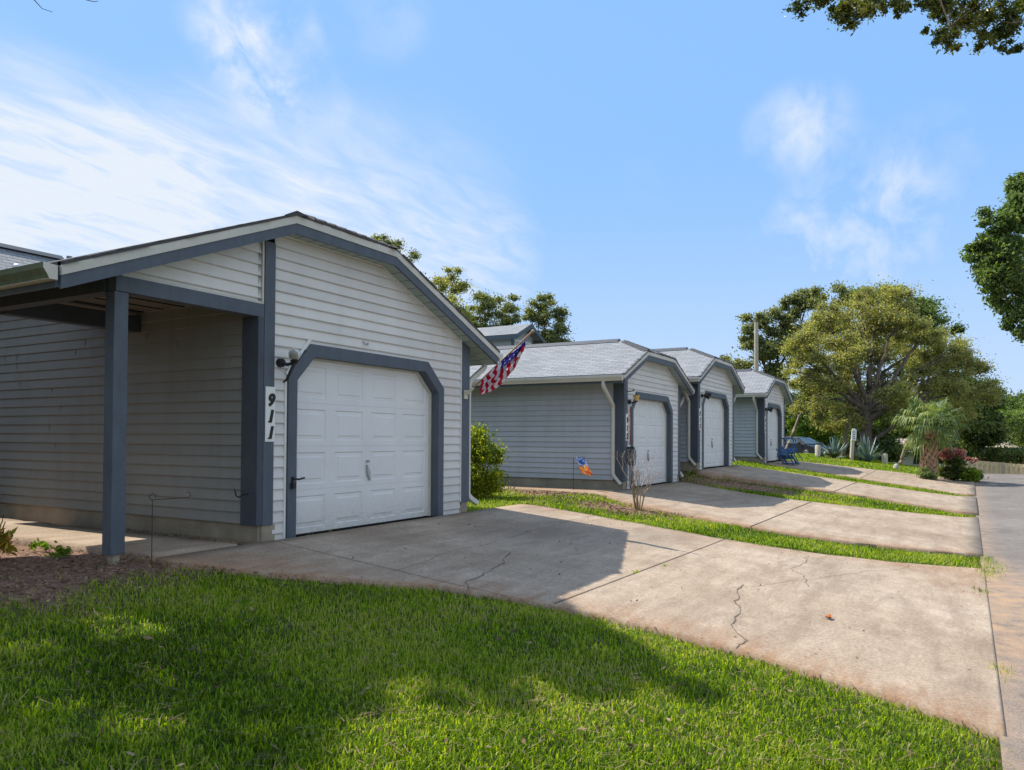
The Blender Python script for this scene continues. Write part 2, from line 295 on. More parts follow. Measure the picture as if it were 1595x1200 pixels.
# ------------------------------------------------------------------ mesh builder
class MB:
    def __init__(s): s.v = []; s.f = []; s.uv = {}; s.mi = []; s.sm = []
    def face(s, pts, uv=None, mi=0, sm=False):
        b = len(s.v); s.v += [tuple(p) for p in pts]; s.f.append(tuple(range(b, b+len(pts)))); s.mi.append(mi); s.sm.append(sm)
        if uv: s.uv[len(s.f)-1] = uv
    def idx(s, vs, fs, mi=0, sm=False):
        b = len(s.v); s.v += [tuple(p) for p in vs]
        for f in fs: s.f.append(tuple(b+i for i in f)); s.mi.append(mi); s.sm.append(sm)
    def box(s, x0, x1, y0, y1, z0, z1, mi=0):
        if x0 > x1: x0, x1 = x1, x0
        if y0 > y1: y0, y1 = y1, y0
        s.idx([(x0,y0,z0),(x1,y0,z0),(x1,y1,z0),(x0,y1,z0),(x0,y0,z1),(x1,y0,z1),(x1,y1,z1),(x0,y1,z1)],
              [(0,3,2,1),(4,5,6,7),(0,1,5,4),(1,2,6,5),(2,3,7,6),(3,0,4,7)], mi)
    def prism(s, poly, a0, a1, axis='y', mi=0):
        """poly: list of 2D points; axis y: (x,z) extruded along y; axis x: (y,z); axis z: (x,y)"""
        n = len(poly)
        if axis == 'y': P = [(p[0], a0, p[1]) for p in poly] + [(p[0], a1, p[1]) for p in poly]
        elif axis == 'x': P = [(a0, p[0], p[1]) for p in poly] + [(a1, p[0], p[1]) for p in poly]
        else: P = [(p[0], p[1], a0) for p in poly] + [(p[0], p[1], a1) for p in poly]
        s.idx(P, [tuple(range(n))[::-1], tuple(range(n, 2*n))] + [(i, (i+1) % n, n+(i+1) % n, n+i) for i in range(n)], mi)
    def ribbon(s, prof, o0, o1, y0, y1, mi=0):
        """prof: [(x,z)..]; band between z+o0 and z+o1, from y0 to y1, mitred"""
        for (xa, za), (xb, zb) in zip(prof[:-1], prof[1:]):
            s.prism([(xa, za+o0), (xb, zb+o0), (xb, zb+o1), (xa, za+o1)], y0, y1, 'y', mi)
    def tube(s, pts, rad, n=8, mi=0, cap=True, sm=True):
        pts = [Vector(p) for p in pts]
        if not isinstance(rad, (list, tuple)): rad = [rad]*len(pts)
        rings = []; up = Vector((0, 0, 1))
        for i, p in enumerate(pts):
            d = (pts[min(i+1, len(pts)-1)] - pts[max(i-1, 0)])
            if d.length < 1e-9: d = Vector((0, 0, 1))
            d.normalize(); a = up if abs(d.z) < .95 else Vector((1, 0, 0))
            u = d.cross(a).normalized(); w = d.cross(u).normalized()
            rings.append([p + (u*math.cos(2*math.pi*k/n) + w*math.sin(2*math.pi*k/n))*rad[i] for k in range(n)])
        vs = [q for r in rings for q in r]; fs = []
        for i in range(len(rings)-1):
            for k in range(n): fs.append((i*n+k, i*n+(k+1) % n, (i+1)*n+(k+1) % n, (i+1)*n+k))
        s.idx(vs, fs, mi, sm)
        if cap and n > 2:
            s.idx(rings[0], [tuple(range(n))], mi); s.idx(rings[-1], [tuple(range(n))[::-1]], mi)
    def rtube(s, pts, hw, hd, mi=0):
        """rectangular duct; pts in a plane, hw along x-ish side, hd along the other side"""
        pts = [Vector(p) for p in pts]; rings = []
        for i, p in enumerate(pts):
            d = (pts[min(i+1, len(pts)-1)] - pts[max(i-1, 0)]).normalized()
            a = Vector((0, 1, 0)) if abs(d.y) < .8 else Vector((1, 0, 0))
            u = d.cross(a).normalized(); w = d.cross(u).normalized()
            b = min(hw, hd)*.35
            sec = [(-hw+b, -hd), (hw-b, -hd), (hw, -hd+b), (hw, hd-b), (hw-b, hd), (-hw+b, hd), (-hw, hd-b), (-hw, -hd+b)]
            rings.append([p + u*q[0] + w*q[1] for q in sec])
        n = 8; vs = [q for r in rings for q in r]; fs = []
        for i in range(len(rings)-1):
            for k in range(n): fs.append((i*n+k, i*n+(k+1) % n, (i+1)*n+(k+1) % n, (i+1)*n+k))
        s.idx(vs, fs, mi); s.idx(rings[0], [tuple(range(n))], mi); s.idx(rings[-1], [tuple(range(n))[::-1]], mi)
    def ball(s, c, r, nu=14, nv=8, mi=0, sc=(1, 1, 1)):
        vs = []; fs = []
        for j in range(nv+1):
            th = math.pi*j/nv
            for i in range(nu):
                ph = 2*math.pi*i/nu
                vs.append((c[0]+r*sc[0]*math.sin(th)*math.cos(ph), c[1]+r*sc[1]*math.sin(th)*math.sin(ph), c[2]+r*sc[2]*math.cos(th)))
        for j in range(nv):
            for i in range(nu): fs.append((j*nu+i, j*nu+(i+1) % nu, (j+1)*nu+(i+1) % nu, (j+1)*nu+i))
        s.idx(vs, fs, mi, True)
    def build(s, name, mats, parent=None, org=(0, 0, 0), bevel=0):
        me = bpy.data.meshes.new(name)
        o = Vector(org); me.from_pydata([(a-o.x, b-o.y, c-o.z) for a, b, c in s.v], [], s.f)
        if not isinstance(mats, (list, tuple)): mats = [mats]
        for m in mats: me.materials.append(m)
        me.polygons.foreach_set('material_index', s.mi); me.polygons.foreach_set('use_smooth', s.sm)
        if s.uv:
            ul = me.uv_layers.new(name='UVMap')
            for fi, uv in s.uv.items():
                p = me.polygons[fi]
                for li, q in zip(p.loop_indices, uv): ul.data[li].uv = q
        ob = bpy.data.objects.new(name, me); COL.objects.link(ob)
        if parent: ob.parent = parent
        if bevel:
            md = ob.modifiers.new('bevel', 'BEVEL'); md.width = bevel; md.segments = 2; md.limit_method = 'ANGLE'; md.angle_limit = R_(40)
        return ob

def npmesh(name, V, faces_n, F_, mat, parent=None, smooth=False):
    """V (n,3), F_ flat index array, faces_n array of loop counts"""
    me = bpy.data.meshes.new(name)
    me.vertices.add(len(V)); me.vertices.foreach_set('co', np.ascontiguousarray(V, dtype=np.float32).ravel())
    me.loops.add(len(F_)); me.loops.foreach_set('vertex_index', np.ascontiguousarray(F_, dtype=np.int32))
    me.polygons.add(len(faces_n)); st = np.concatenate([[0], np.cumsum(faces_n)[:-1]]).astype(np.int32)
    me.polygons.foreach_set('loop_start', st); me.polygons.foreach_set('loop_total', np.asarray(faces_n, dtype=np.int32))
    if smooth: me.polygons.foreach_set('use_smooth', np.ones(len(faces_n), dtype=bool))
    me.materials.append(mat); me.update(calc_edges=True)
    ob = bpy.data.objects.new(name, me); COL.objects.link(ob)
    if parent: ob.parent = parent
    return ob

def empty(name, loc, label=None, cat=None, group=None, rz=0):
    o = bpy.data.objects.new(name, None); COL.objects.link(o); o.location = loc; o.rotation_euler = (0, 0, rz); o.empty_display_size = .2
    tag(o, label, cat, group); return o
def tag(o, label=None, cat=None, group=None, kind=None):
    if label: o['label'] = label
    if cat: o['category'] = cat
    if group: o['group'] = group
    if kind: o['kind'] = kind
    return o
def kids(o): return [c for c in bpy.data.objects if c.parent == o]
def copy_tree(o, parent=None):
    c = o.copy(); COL.objects.link(c); c.parent = parent
    for ch in kids(o): copy_tree(ch, c)
    return c

# ------------------------------------------------------------------ terrain
def hi(X): return np.interp(X, [-40, 21.2, 21.9, 36, 58, 72, 120], [-.05, -.05, .28, .30, .24, -1.3, -3])
def stz(X): return np.interp(X, [-40, 15, 27, 36, 46, 56, 66, 140], [-.76, -.76, -.69, -.49, -.50, -.85, -1.45, -4])
def T(X, Y):
    t = np.clip((np.asarray(Y)+.5)/7.3, 0, 1); return stz(X) + (hi(X)-stz(X))*t
def Tf(X, Y): return float(T(X, Y))
def street_edge(X): return -.35 - .0245*(X-6)
DW = {  # driveways: rows of (Y, X of near edge, X of far edge)
 'a': [(6.72, 4.72, 12.05), (6.5, 4.72, 12.2), (6.31, 4.83, 12.22), (5.59, 5.14, 12.16), (4.98, 5.55, 12.1), (4.2, 6.05, 12.05), (3.2, 6.27, 11.95), (2.3, 6.31, 11.95), (1.5, 6.26, 12.1), (.7, 6.1, 12.45), (.1, 5.92, 12.85), (-.34, 5.79, 13.27), (-.36, 5.79, 13.3)],
 'b': [(6.6, 16.05, 21.15), (6.3, 15.1, 21.1), (5.3, 14.45, 20.6), (4.4, 14.1, 20.25), (3.5, 13.9, 20.15), (2.6, 13.75, 20.3), (1.6, 13.8, 20.55), (.65, 14.1, 20.85), (0, 14.45, 21.2), (-.55, 14.75, 21.6)],
 'c': [(6.3, 21.8, 27.0), (5.8, 21.8, 27.1), (4.5, 21.85, 27.3), (3.4, 22.0, 27.4), (1.8, 22.4, 27.5), (.5, 22.4, 27.7), (-.3, 22.35, 28.0), (-.75, 22.3, 28.3)],
 'd': [(6.1, 30.4, 35.7), (4.5, 30.1, 36.3), (3.0, 29.8, 36.6), (1.4, 29.5, 36.9), (.2, 29.3, 36.9), (-.95, 29.1, 36.6)]}
def dw_x(k, Y):
    r = DW[k][::-1]; ys = [q[0] for q in r]
    return np.interp(Y, ys, [q[1] for q in r]), np.interp(Y, ys, [q[2] for q in r])
def on_hard(X, Y, m=.0):
    X = np.asarray(X); Y = np.asarray(Y); h = Y < street_edge(X) - m
    for k in DW:
        a, b = dw_x(k, Y); h |= (X > a+m) & (X < b-m) & (Y < DW[k][0][0]) & (Y > DW[k][-1][0]-.4)
    h |= (X > 4.7+m) & (X < 5.72-m) & (Y > 6.6) & (Y < 20)
    h |= (X > 15.55+m) & (X < 16.35-m) & (Y > 6.2) & (Y < 14)
    for dx, dy in ((0, 0), (10.8, -.22), (15.98, -.51), (24.53, -.69)):
        h |= (X > 6.0+dx) & (X < 10.45+dx) & (Y > 6.75+dy) & (Y < 22)
    return h
def dirt(X, Y):
    X = np.asarray(X, float); Y = np.asarray(Y, float)
    bed = np.clip((Y - (6.5 - .22*X) + .22*np.sin(X*2.3+.7) + .12*np.sin(X*6.1))/.8, 0, 1)*(X < 6.2)*(X > -5)
    bed = np.maximum(bed, ((X > 5.6) & (X < 6.1) & (Y > 6.9)).astype(float))
    d = bed
    d = np.maximum(d, np.clip(1.25 - np.hypot((X-13.8)/1.0, (Y-5.4)/1.3), 0, 1)*1.1)     # bare patch round the twiggy shrub
    d = np.maximum(d, np.clip(1.2 - np.hypot((X-13.2)/.9, (Y-7.0)/.7), 0, 1)*.8)
    d = np.maximum(d, np.clip(1.3 - np.hypot((X-15.0)/1.2, (Y-7.6)/1.6), 0, 1))
    d = np.maximum(d, np.clip(1.0 - np.abs(Y-street_edge(X)-.05)/.25, 0, 1)*.5)
    d = np.maximum(d, np.clip(1.2 - np.hypot((X-21.5)/.5, (Y-5.0)/2.6), 0, 1))
    d = np.maximum(d, np.clip(1.2 - np.hypot((X-44)/3.2, (Y-5.2)/1.3), 0, 1)*.8)
    d = np.maximum(d, np.clip(1.5 - np.hypot((X-35.6)/1.5, (Y-.3)/1.1), 0, 1)*.9)
    d = np.maximum(d, np.clip(1.1 - np.hypot((X-12.7)/1.0, (Y-8.3)/1.0), 0, 1)*.8)
    return np.clip(d, 0, 1)
def gridmesh(name, xs, ys, zf, mat, attrs, zoff=0):
    X, Y = np.meshgrid(xs, ys); Z = zf(X, Y) + zoff
    V = np.stack([X.ravel(), Y.ravel(), Z.ravel()], 1); nx = len(xs); ny = len(ys)
    i = (np.arange(ny-1)[:, None]*nx + np.arange(nx-1)[None]).ravel()
    F_ = np.stack([i, i+1, i+nx+1, i+nx], 1).ravel()
    o = npmesh(name, V, np.full(len(i), 4), F_, mat, smooth=True)
    for an, fn in attrs.items():
        at_ = o.data.attributes.new(an, 'FLOAT', 'POINT'); at_.data.foreach_set('value', np.asarray(fn(X, Y), np.float32).ravel())
    return o
def seq(*segs):
    out = []
    for a, b, d in segs: out += list(np.arange(a, b, d))
    return np.array(out + [segs[-1][1]])
gx = seq((-60, -4, 8), (-4, 24, .2), (24, 50, .5), (50, 90, 2), (90, 400, 40)); gy = seq((-200, -10, 20), (-10, -2, 1), (-2, 12, .2), (12, 30, 1), (30, 300, 30))
def tz(X, Y):
    z = T(X, Y); b = .018*np.sin(X*1.9+Y*1.3)*np.sin(Y*2.3-X*.7)
    return z - .012 + np.where(on_hard(X, Y, -.25), -.03, b)
tag(gridmesh('ground', gx, gy, tz, M['ground'], {'dirt': dirt}), kind='structure')

def hardsheet(name, rows, mat, nX=26, thick=.10, lift=.02, rust=None, grime=None, sub=.25, parent=None):
    """a slab between near and far edge; rows as in DW"""
    ys = []; r = rows
    for a, b in zip(r[:-1], r[1:]):
        n = max(1, int(abs(a[0]-b[0])/sub)); ys += [a[0] + (b[0]-a[0])*k/n for k in range(n)]
    ys.append(r[-1][0]); rr = r[::-1]; yy = [q[0] for q in rr]
    ux = np.linspace(0, 1, nX); V = []; ny = len(ys); ru = []; gm = []
    for y in ys:
        a = np.interp(y, yy, [q[1] for q in rr]); b = np.interp(y, yy, [q[2] for q in rr])
        wob = .018*math.sin(y*7.3)+.012*math.sin(y*17)
        for k, u in enumerate(ux):
            x = a + (b-a)*u + (wob if k in (0, nX-1) else 0); y0_ = y
            if rows[-1][0] < 0: y0_ = y + max(0, min(1, 1-(y-rows[-1][0])/1.5))*(street_edge(x)+.004-rows[-1][0])
            V.append((x, y0_, Tf(x, y0_)+lift)); ru.append(rust(x, y, x-a, b-x) if rust else 0); gm.append(grime(x, y) if grime else 0)
    top = len(V); F_ = []; cnt = []
    for j in range(ny-1):
        for i in range(nX-1):
            q = j*nX+i; F_ += [q, q+nX, q+nX+1, q+1]; cnt.append(4)
    per = [i for i in range(nX)] + [j*nX+nX-1 for j in range(1, ny)] + [(ny-1)*nX+i for i in range(nX-2, -1, -1)] + [j*nX for j in range(ny-2, 0, -1)]
    base = len(V)
    for p in per: x, y, z = V[p]; V.append((x, y, z-thick)); ru.append(ru[p]); gm.append(.5)
    m = len(per)
    for k in range(m): F_ += [per[k], per[(k+1) % m], base+(k+1) % m, base+k]; cnt.append(4)
    o = npmesh(name, np.array(V), np.array(cnt), np.array(F_), mat, parent)
    for an, dd in (('rust', ru), ('grime', gm)):
        A = o.data.attributes.new(an, 'FLOAT', 'POINT'); A.data.foreach_set('value', np.array(dd, np.float32))
    return o
def rust_a(x, y, da, db):
    v = max(0, 1 - da/.75)*.95 + max(0, 1 - db/.5)*.75 + max(0, 1-abs(y+.2)/1.1)*max(0, (x-10.2)/3)*1.3
    v += max(0, 1-math.hypot((x-5.2)/1.1, (y-5.9)/.8))*.9
    return min(1, v)
def grime_a(x, y):
    return max(0, 1-math.hypot((x-9.6)/1.7, (y-5.2)/1.3))*.9 + max(0, 1-math.hypot((x-7.6)/.9, (y-6.2)/.5))*.6 + max(0, 1-math.hypot((x-11)/1.6, (y-3.9)/.7))*.8 + max(0, 1-math.hypot((x-10.5)/1.8, (y-1.2)/.5))*.5
def rust_g(x, y, da, db): return min(1, max(0, 1-da/.8)*.9 + max(0, 1-db/.4)*.4)
tag(hardsheet('driveway', DW['a'], M['concrete'], rust=rust_a, grime=grime_a, nX=40), kind='structure')
tag(hardsheet('driveway', DW['b'], M['concrete'], rust=rust_g, lift=.03, grime=lambda x, y: max(0, 1-abs(y-6.2)/1.2)*.7), kind='structure')
tag(hardsheet('driveway', DW['c'], M['concrete'], rust=rust_g, lift=.06, thick=.16), kind='structure')
tag(hardsheet('driveway', DW['d'], M['concrete'], rust=rust_g, lift=.05), kind='structure')
tag(hardsheet('walkway', [(20, 4.72, 5.72), (12, 4.72, 5.72), (6.75, 4.72, 5.72)], M['concrete'], nX=6, lift=.028, rust=lambda x, y, a, b: .5*max(0, 1-a/.3)), kind='structure')
tag(hardsheet('walkway', [(14, 15.55, 16.35), (8, 15.5, 16.4), (6.2, 15.2, 16.5)], M['concrete'], nX=6, lift=.026, rust=lambda x, y, a, b: .8), kind='structure')
# asphalt road and the far paved crossing
xs = seq((-30, 4, 2), (4, 30, .5), (30, 74, 1)); ww = np.array([0, .15, .4, .8, 1.3, 2, 3, 4.5, 7, 10, 14])
V = []; ru = []
for x in xs:
    for w in ww:
        y = street_edge(x) + .04*(w == 0) - w
        if x > 37: y += min(1, (x-37)/3)*(1-w/14)*3.2
        V.append((x, y, Tf(x, y) + .011 - .002*w)); ru.append(min(1, max(0, 1-w/1.1)*max(0, 1-abs(x-10.8)/4.2)*1.6 + max(0, 1-w/.35)*.6))
nw = len(ww); F_ = []; cnt = []
for j in range(len(xs)-1):
    for i in range(nw-1): q = j*nw+i; F_ += [q, q+1, q+nw+1, q+nw]; cnt.append(4)
rd = npmesh('road', np.array(V), np.array(cnt), np.array(F_), M['asphalt'], smooth=True)
A = rd.data.attributes.new('rust', 'FLOAT', 'POINT'); A.data.foreach_set('value', np.array(ru, np.float32))
tag(rd, kind='structure')

# joints and cracks in the slabs
cm_ = flatm('crack_dirt', (.14, .11, .085), .95)
jm = flatm('joint_dirt', (.07, .055, .045), .95)
def strip(pts, w, lift, name):
    mb = MB(); pts = [Vector((p[0], p[1], 0)) for p in pts]; P = []
    for a, b in zip(pts[:-1], pts[1:]):
        n = max(1, int((b-a).length/.12))
        for k in range(n): P.append(a.lerp(b, k/n))
    P.append(pts[-1]); L = []
    for i, p in enumerate(P):
        d = (P[min(i+1, len(P)-1)]-P[max(i-1, 0)]).normalized(); nn = Vector((-d.y, d.x, 0)); ww_ = w(i/len(P)) if callable(w) else w
        a = p+nn*ww_; b = p-nn*ww_
        L.append(((a.x, a.y, Tf(a.x, a.y)+lift), (b.x, b.y, Tf(b.x, b.y)+lift)))
    for (a, b), (c, d) in zip(L[:-1], L[1:]): mb.face([a, b, d, c])
    return tag(mb.build(name, cm_ if 'crack' in name else jm), kind='structure')
strip([(6.17, 6.6), (6.17, 4.24), (6.2, 3.6)], .004, .026, 'driveway_joint')
strip([(6.31, 3.15), (11.92, 2.97)], .006, .026, 'driveway_joint')
strip([(13.78, 2.99), (20.2, 2.88)], .01, .036, 'driveway_joint')
strip([(22.1, 2.6), (27.4, 2.5)], .01, .066, 'driveway_joint')
strip([(29.8, 2.6), (36.6, 2.5)], .01, .056, 'driveway_joint')
def jag(a, b, n, amp, seed):
    r = random.Random(seed); a = Vector((*a, 0)); b = Vector((*b, 0)); d = (b-a); nn = Vector((-d.y, d.x, 0)).normalized(); out = []; n = n*2
    ph = [r.uniform(0, 6.28) for _ in range(5)]
    for i in range(n+1):
        t = i/n; o = sum(math.sin(t*f+p_)*w_ for f, p_, w_ in zip((4, 9, 17, 31, 53), ph, (1.6, 1.0, .6, .35, .2)))*amp + r.uniform(-amp, amp)*.25
        p = a + d*t + nn*o*min(1, 6*t, 6*(1-t)+.3); out.append((p.x, p.y))
    return out
strip(jag((8.05, 4.62), (6.1, 3.95), 26, .035, 3), lambda t: .005+.002*math.sin(t*20), .025, 'driveway_crack')
strip(jag((8.1, 6.5), (8.05, 4.62), 12, .05, 9), .003, .025, 'driveway_crack')
strip(jag((8.8, 1.98), (6.25, 1.5), 30, .04, 5), lambda t: .0045+.002*math.sin(t*23), .025, 'driveway_crack')
strip(jag((11.95, 1.9), (9.4, 1.35), 16, .06, 8), .003, .025, 'driveway_crack')
strip(jag((8.4, 2.1), (13.1, .15), 20, .05, 12), .0025, .025, 'driveway_crack')
strip(jag((6.17, 4.9), (12.0, 5.3), 20, .04, 15), .0025, .025, 'driveway_crack')

# ------------------------------------------------------------------ garages
def clip(poly, a, b, c):            # keep a*x+b*z <= c
    out = []
    for i in range(len(poly)):
        p, q = poly[i], poly[(i+1) % len(poly)]; dp = a*p[0]+b*p[1]-c; dq = a*q[0]+b*q[1]-c
        if dp <= 1e-9: out.append(p)
        if (dp < -1e-9 and dq > 1e-9) or (dp > 1e-9 and dq < -1e-9):
            t = dp/(dp-dq); out.append((p[0]+(q[0]-p[0])*t, p[1]+(q[1]-p[1])*t))
    return out
def siding(mb, poly, place, e=.13, z0=.02, d=.021, mi=0):
    """lapped boards over a convex (s,z) outline; place(s,z,out)->xyz"""
    zmin = min(p[1] for p in poly); zmax = max(p[1] for p in poly); k = math.floor((zmin-z0)/e)
    while z0+k*e < zmax:
        a = z0+k*e; b = a+e; pl = clip(clip(poly, 0, -1, -a), 0, 1, b); k += 1
        if len(pl) < 3: continue
        mb.face([place(s, z, d*(1-(z-a)/e)+.002) for s, z in pl])
        lo = [p for p in pl if abs(p[1]-max(a, zmin)) < 1e-5]
        if len(lo) >= 2:
            s0 = min(p[0] for p in lo); s1 = max(p[0] for p in lo); zz_ = lo[0][1]; dd = d*(1-(zz_-a)/e)+.002
            mb.face([place(s0, zz_, 0), place(s1, zz_, 0), place(s1, zz_, dd), place(s0, zz_, dd)])
            mb.face([place(s0, zz_-.001, dd-.003), place(s1, zz_-.001, dd-.003), place(s1, zz_+.007, dd+.0006), place(s0, zz_+.007, dd+.0006)], mi=1)
def roof_face(mb, pts, mi=0):
    P = [Vector(p) for p in pts]; n = (P[1]-P[0]).cross(P[2]-P[0]).normalized()
    if n.z < 0: P = P[::-1]; n = -n
    u = Vector((0, 0, 1)).cross(n); u = u.normalized() if u.length > 1e-4 else Vector((1, 0, 0)); v = n.cross(u)
    mb.face(P, uv=[(p.dot(u), p.dot(v)) for p in P], mi=mi)
def roof_slab(mb, pts, th=.035):
    roof_face(mb, pts)
    P = [Vector(p) for p in pts]
    for a, b in zip(P, P[1:]+P[:1]): mb.face([a, b, b-Vector((0, 0, th)), a-Vector((0, 0, th))], uv=[(0, 0), (.3, 0), (.3, .03), (0, .03)])
YW = 6.82; YR = 6.57
O = Vector((8.2, 6.82, 0))

def text_mesh(ch, size, loc, mat, parent, name='numeral', shear=.22, off=.010):
    c = bpy.data.curves.new(name, 'FONT'); c.body = ch; c.size = size; c.align_x = 'CENTER'; c.extrude = .003; c.shear = shear; c.offset = off
    t = bpy.data.objects.new(name, c); COL.objects.link(t)
    dg = bpy.context.evaluated_depsgraph_get(); me = bpy.data.meshes.new_from_object(t.evaluated_get(dg))
    bpy.data.objects.remove(t); o = bpy.data.objects.new(name, me); me.materials.clear(); me.materials.append(mat); COL.objects.link(o)
    o.parent = parent; o.location = loc; o.rotation_euler = (R_(90), 0, 0); return o

def garage(kind, num, label):
    big = kind == 'porch'
    root = empty('garage_building', O, label, 'garage', 'grey sided garages in a row')
    def B(mb, n, m, p=None, **k): return mb.build(n, m, p or root, org=O if (p is None or p == root) else O, **k)
    if big: prof = [(3.66, 2.622), (6.346, 3.745), (8.197, 3.745), (11.0, 2.61)]; rx, rz = 7.244, 4.12
    else: prof = [(5.42, 2.61), (7.05, 3.31), (9.165, 3.31), (10.96, 2.61)]; rx, rz = 8.055, 3.743
    hipY = YR + (rz-prof[1][1])/.42; YE = 13.5
    def topz(x): return float(np.interp(x, [p[0] for p in prof], [p[1] for p in prof]))
    so = -.205
    # --- roof
    mb = MB(); A_, P_, K_, E_ = prof
    if big:
        Yp = 10.2; zc = 2.622+.418*(5.44-3.66)
        roof_slab(mb, [(A_[0], YR, A_[1]), (P_[0], YR, P_[1]), (rx, hipY, rz), (rx, Yp, rz), (A_[0], Yp, A_[1])])
        roof_slab(mb, [(5.44, Yp, zc), (rx, Yp, rz), (rx, YE, rz), (5.44, YE, zc)])
    else: roof_slab(mb, [(A_[0], YR, A_[1]), (P_[0], YR, P_[1]), (rx, hipY, rz), (rx, YE, rz), (A_[0], YE, A_[1])])
    roof_slab(mb, [(E_[0], YR, E_[1]), (E_[0], YE, E_[1]), (rx, YE, rz), (rx, hipY, rz), (K_[0], YR, K_[1])])
    roof_slab(mb, [(P_[0], YR, P_[1]), (K_[0], YR, K_[1]), (rx, hipY, rz)])
    for v in range(len(mb.v)): x, y, z = mb.v[v]; mb.v[v] = (x, y, z+.03)
    rf = B(mb, 'roof', M['shingle_brown'] if big else M['shingle'])
    mb = MB()     # cap shingles on hips, ragged starter edge on the rake
    def caps(a, b, w=.13):
        a = Vector(a); b = Vector(b); d = b-a; n = int(d.length/.14); d.normalize(); s = d.cross(Vector((0, 0, 1))).normalized()
        for i in range(n):
            p = a+d*(i*.14); q = p+d*.17
            mb.idx([p+s*w-Vector((0, 0, .055))+Vector((0,0,.012)), p+Vector((0, 0, .014)), p-s*w-Vector((0, 0, .055))+Vector((0,0,.012)), q+s*w-Vector((0, 0, .055)), q+Vector((0, 0, .001)), q-s*w-Vector((0, 0, .055))],
                   [(0, 1, 4, 3), (1, 2, 5, 4), (0, 3, 4, 1), (0, 1, 2)])
    z3 = .045
    caps((P_[0], YR-.01, P_[1]+z3), (rx, hipY, rz+z3)); caps((K_[0], YR-.01, K_[1]+z3), (rx, hipY, rz+z3))
    B(mb, 'hip_cap', M['shingle_brown'] if big else M['shingle'], rf)
    # ragged shingle ends over the rake boards
    mb = MB(); r = random.Random(num)
    for (xa, za), (xb, zb) in zip(prof[:-1], prof[1:]):
        L = math.hypot(xb-xa, zb-za); n = max(1, int(L/.14))
        for i in range(n):
            x0 = xa+(xb-xa)*i/n; x1 = xa+(xb-xa)*(i+1)/n; q0 = za+(zb-za)*i/n; q1 = za+(zb-za)*(i+1)/n; j = r.uniform(0, .012); jj = r.uniform(.01, .035)
            mb.prism([(x0, q0+.001), (x1, q1+.001), (x1, q1+.018+j), (x0, q0+.026+j)], YR-.012-jj, YR+.05, 'y')
    B(mb, 'shingle_edge', M['shingle_brown'] if big else M['shingle'], rf)
    # dark ridge vent
    if not big:
        mb = MB(); mb.prism([(rx-.17, rz-.03), (rx-.03, rz+.075), (rx+.03, rz+.075), (rx+.17, rz-.03)], hipY+.12, YE, 'y'); B(mb, 'ridge_vent', M['blue_dark'], rf)
    # --- rake boards
    mb = MB(); mb.ribbon(prof, -.088, 0, YR-.022, YR+.02); B(mb, 'rake_trim', M['cream'])
    mb = MB(); pr = list(prof)
    mb.ribbon([(prof[0][0]+(.0 if big else .045), prof[0][1]+(.0 if big else .019)), *prof[1:-1], (prof[-1][0]-.045, prof[-1][1]+.018)], -.208, -.088, YR-.010, YR+.022); B(mb, 'rake_board', M['blue'])
    # --- soffit: overhang lining, with panel grooves
    mb = MB()
    for (xa, za), (xb, zb) in zip(prof[:-1], prof[1:]):
        mb.prism([(xa, za+so+.02), (xb, zb+so+.02), (xb, zb+so+.03), (xa, za+so+.03)], YR+.022, YW+.02, 'y')
        L = math.hypot(xb-xa, zb-za); n = int(L/.2)
        for i in range(1, n):
            x = xa+(xb-xa)*i/n; z = za+(zb-za)*i/n
            mb.prism([(x-.004, z+so+.0175), (x+.004, z+so+.0175), (x+.004, z+so+.022), (x-.004, z+so+.022)], YR+.022, YW+.01, 'y', 1)
    # eave soffits running back
    for side in (0, 1):
        if side == 0:
            if big: continue
            xa, za = prof[0]; xb = 6.05; zb = topz(xb)
        else: xa, za = prof[3]; xb = 10.41; zb = topz(xb)
        mb.prism([(xa, za+so+.02), (xb, zb+so+.02), (xb, zb+so+.03), (xa, za+so+.03)], YW+.02, YE, 'y')
        for i in range(1, 4):
            x = xa+(xb-xa)*i/4; z = za+(zb-za)*i/4
            mb.prism([(x-.004, z+so+.0175), (x+.004, z+so+.0175), (x+.004, z+so+.022), (x-.004, z+so+.022)], YW+.03, YE, 'y', 1)
    B(mb, 'soffit', [M['soffit'], M['blue_dark']])
    # --- eave fascia and gutters
    mb = MB()
    for i, (x, z) in ((0, prof[0]), (3, prof[3])):
        sgn = -1 if i == 0 else 1; ye = 10.2 if (big and i == 0) else YE
        mb = MB(); mb.box(x-.012+sgn*.012, x+.012+sgn*.012, YR+.03, ye, z-.19, z-.005); B(mb, 'eave_board', M['blue'])
    for i, (x, z) in ((0, prof[0]), (3, prof[3])):
        sgn = -1 if i == 0 else 1; x += sgn*.025; ye = 10.2 if (big and i == 0) else YE; mb = MB()
        q = [(x, z-.012), (x, z-.135), (x+sgn*.07, z-.135), (x+sgn*.085, z-.10), (x+sgn*.12, z-.05), (x+sgn*.122, z-.002), (x+sgn*.108, z-.002), (x+sgn*.106, z-.045), (x+sgn*.065, z-.115), (x+sgn*.015, z-.12), (x+sgn*.012, z-.012)]
        if sgn < 0: q = q[::-1]
        mb.prism(q, YR+.0, ye, 'y')
        if big and i == 0: B(mb, 'gutter', M['gutter_dark']); mb = MB()
        mb.prism([(x, z-.012), (x, z-.135), (x+sgn*.07, z-.135), (x+sgn*.085, z-.10), (x+sgn*.12, z-.05), (x+sgn*.122, z-.002)][::sgn], YR-.004, YR+.003, 'y')
        if big and i == 0: mb.box(x-.09, x+.0, YR+.004, ye, z-.138, z-.1355)
        B(mb, 'gutter_end' if big and i == 0 else 'gutter', M['cream'])
    # --- front wall
    def pf(y0): return lambda s, z, o: (s, y0-o, z)
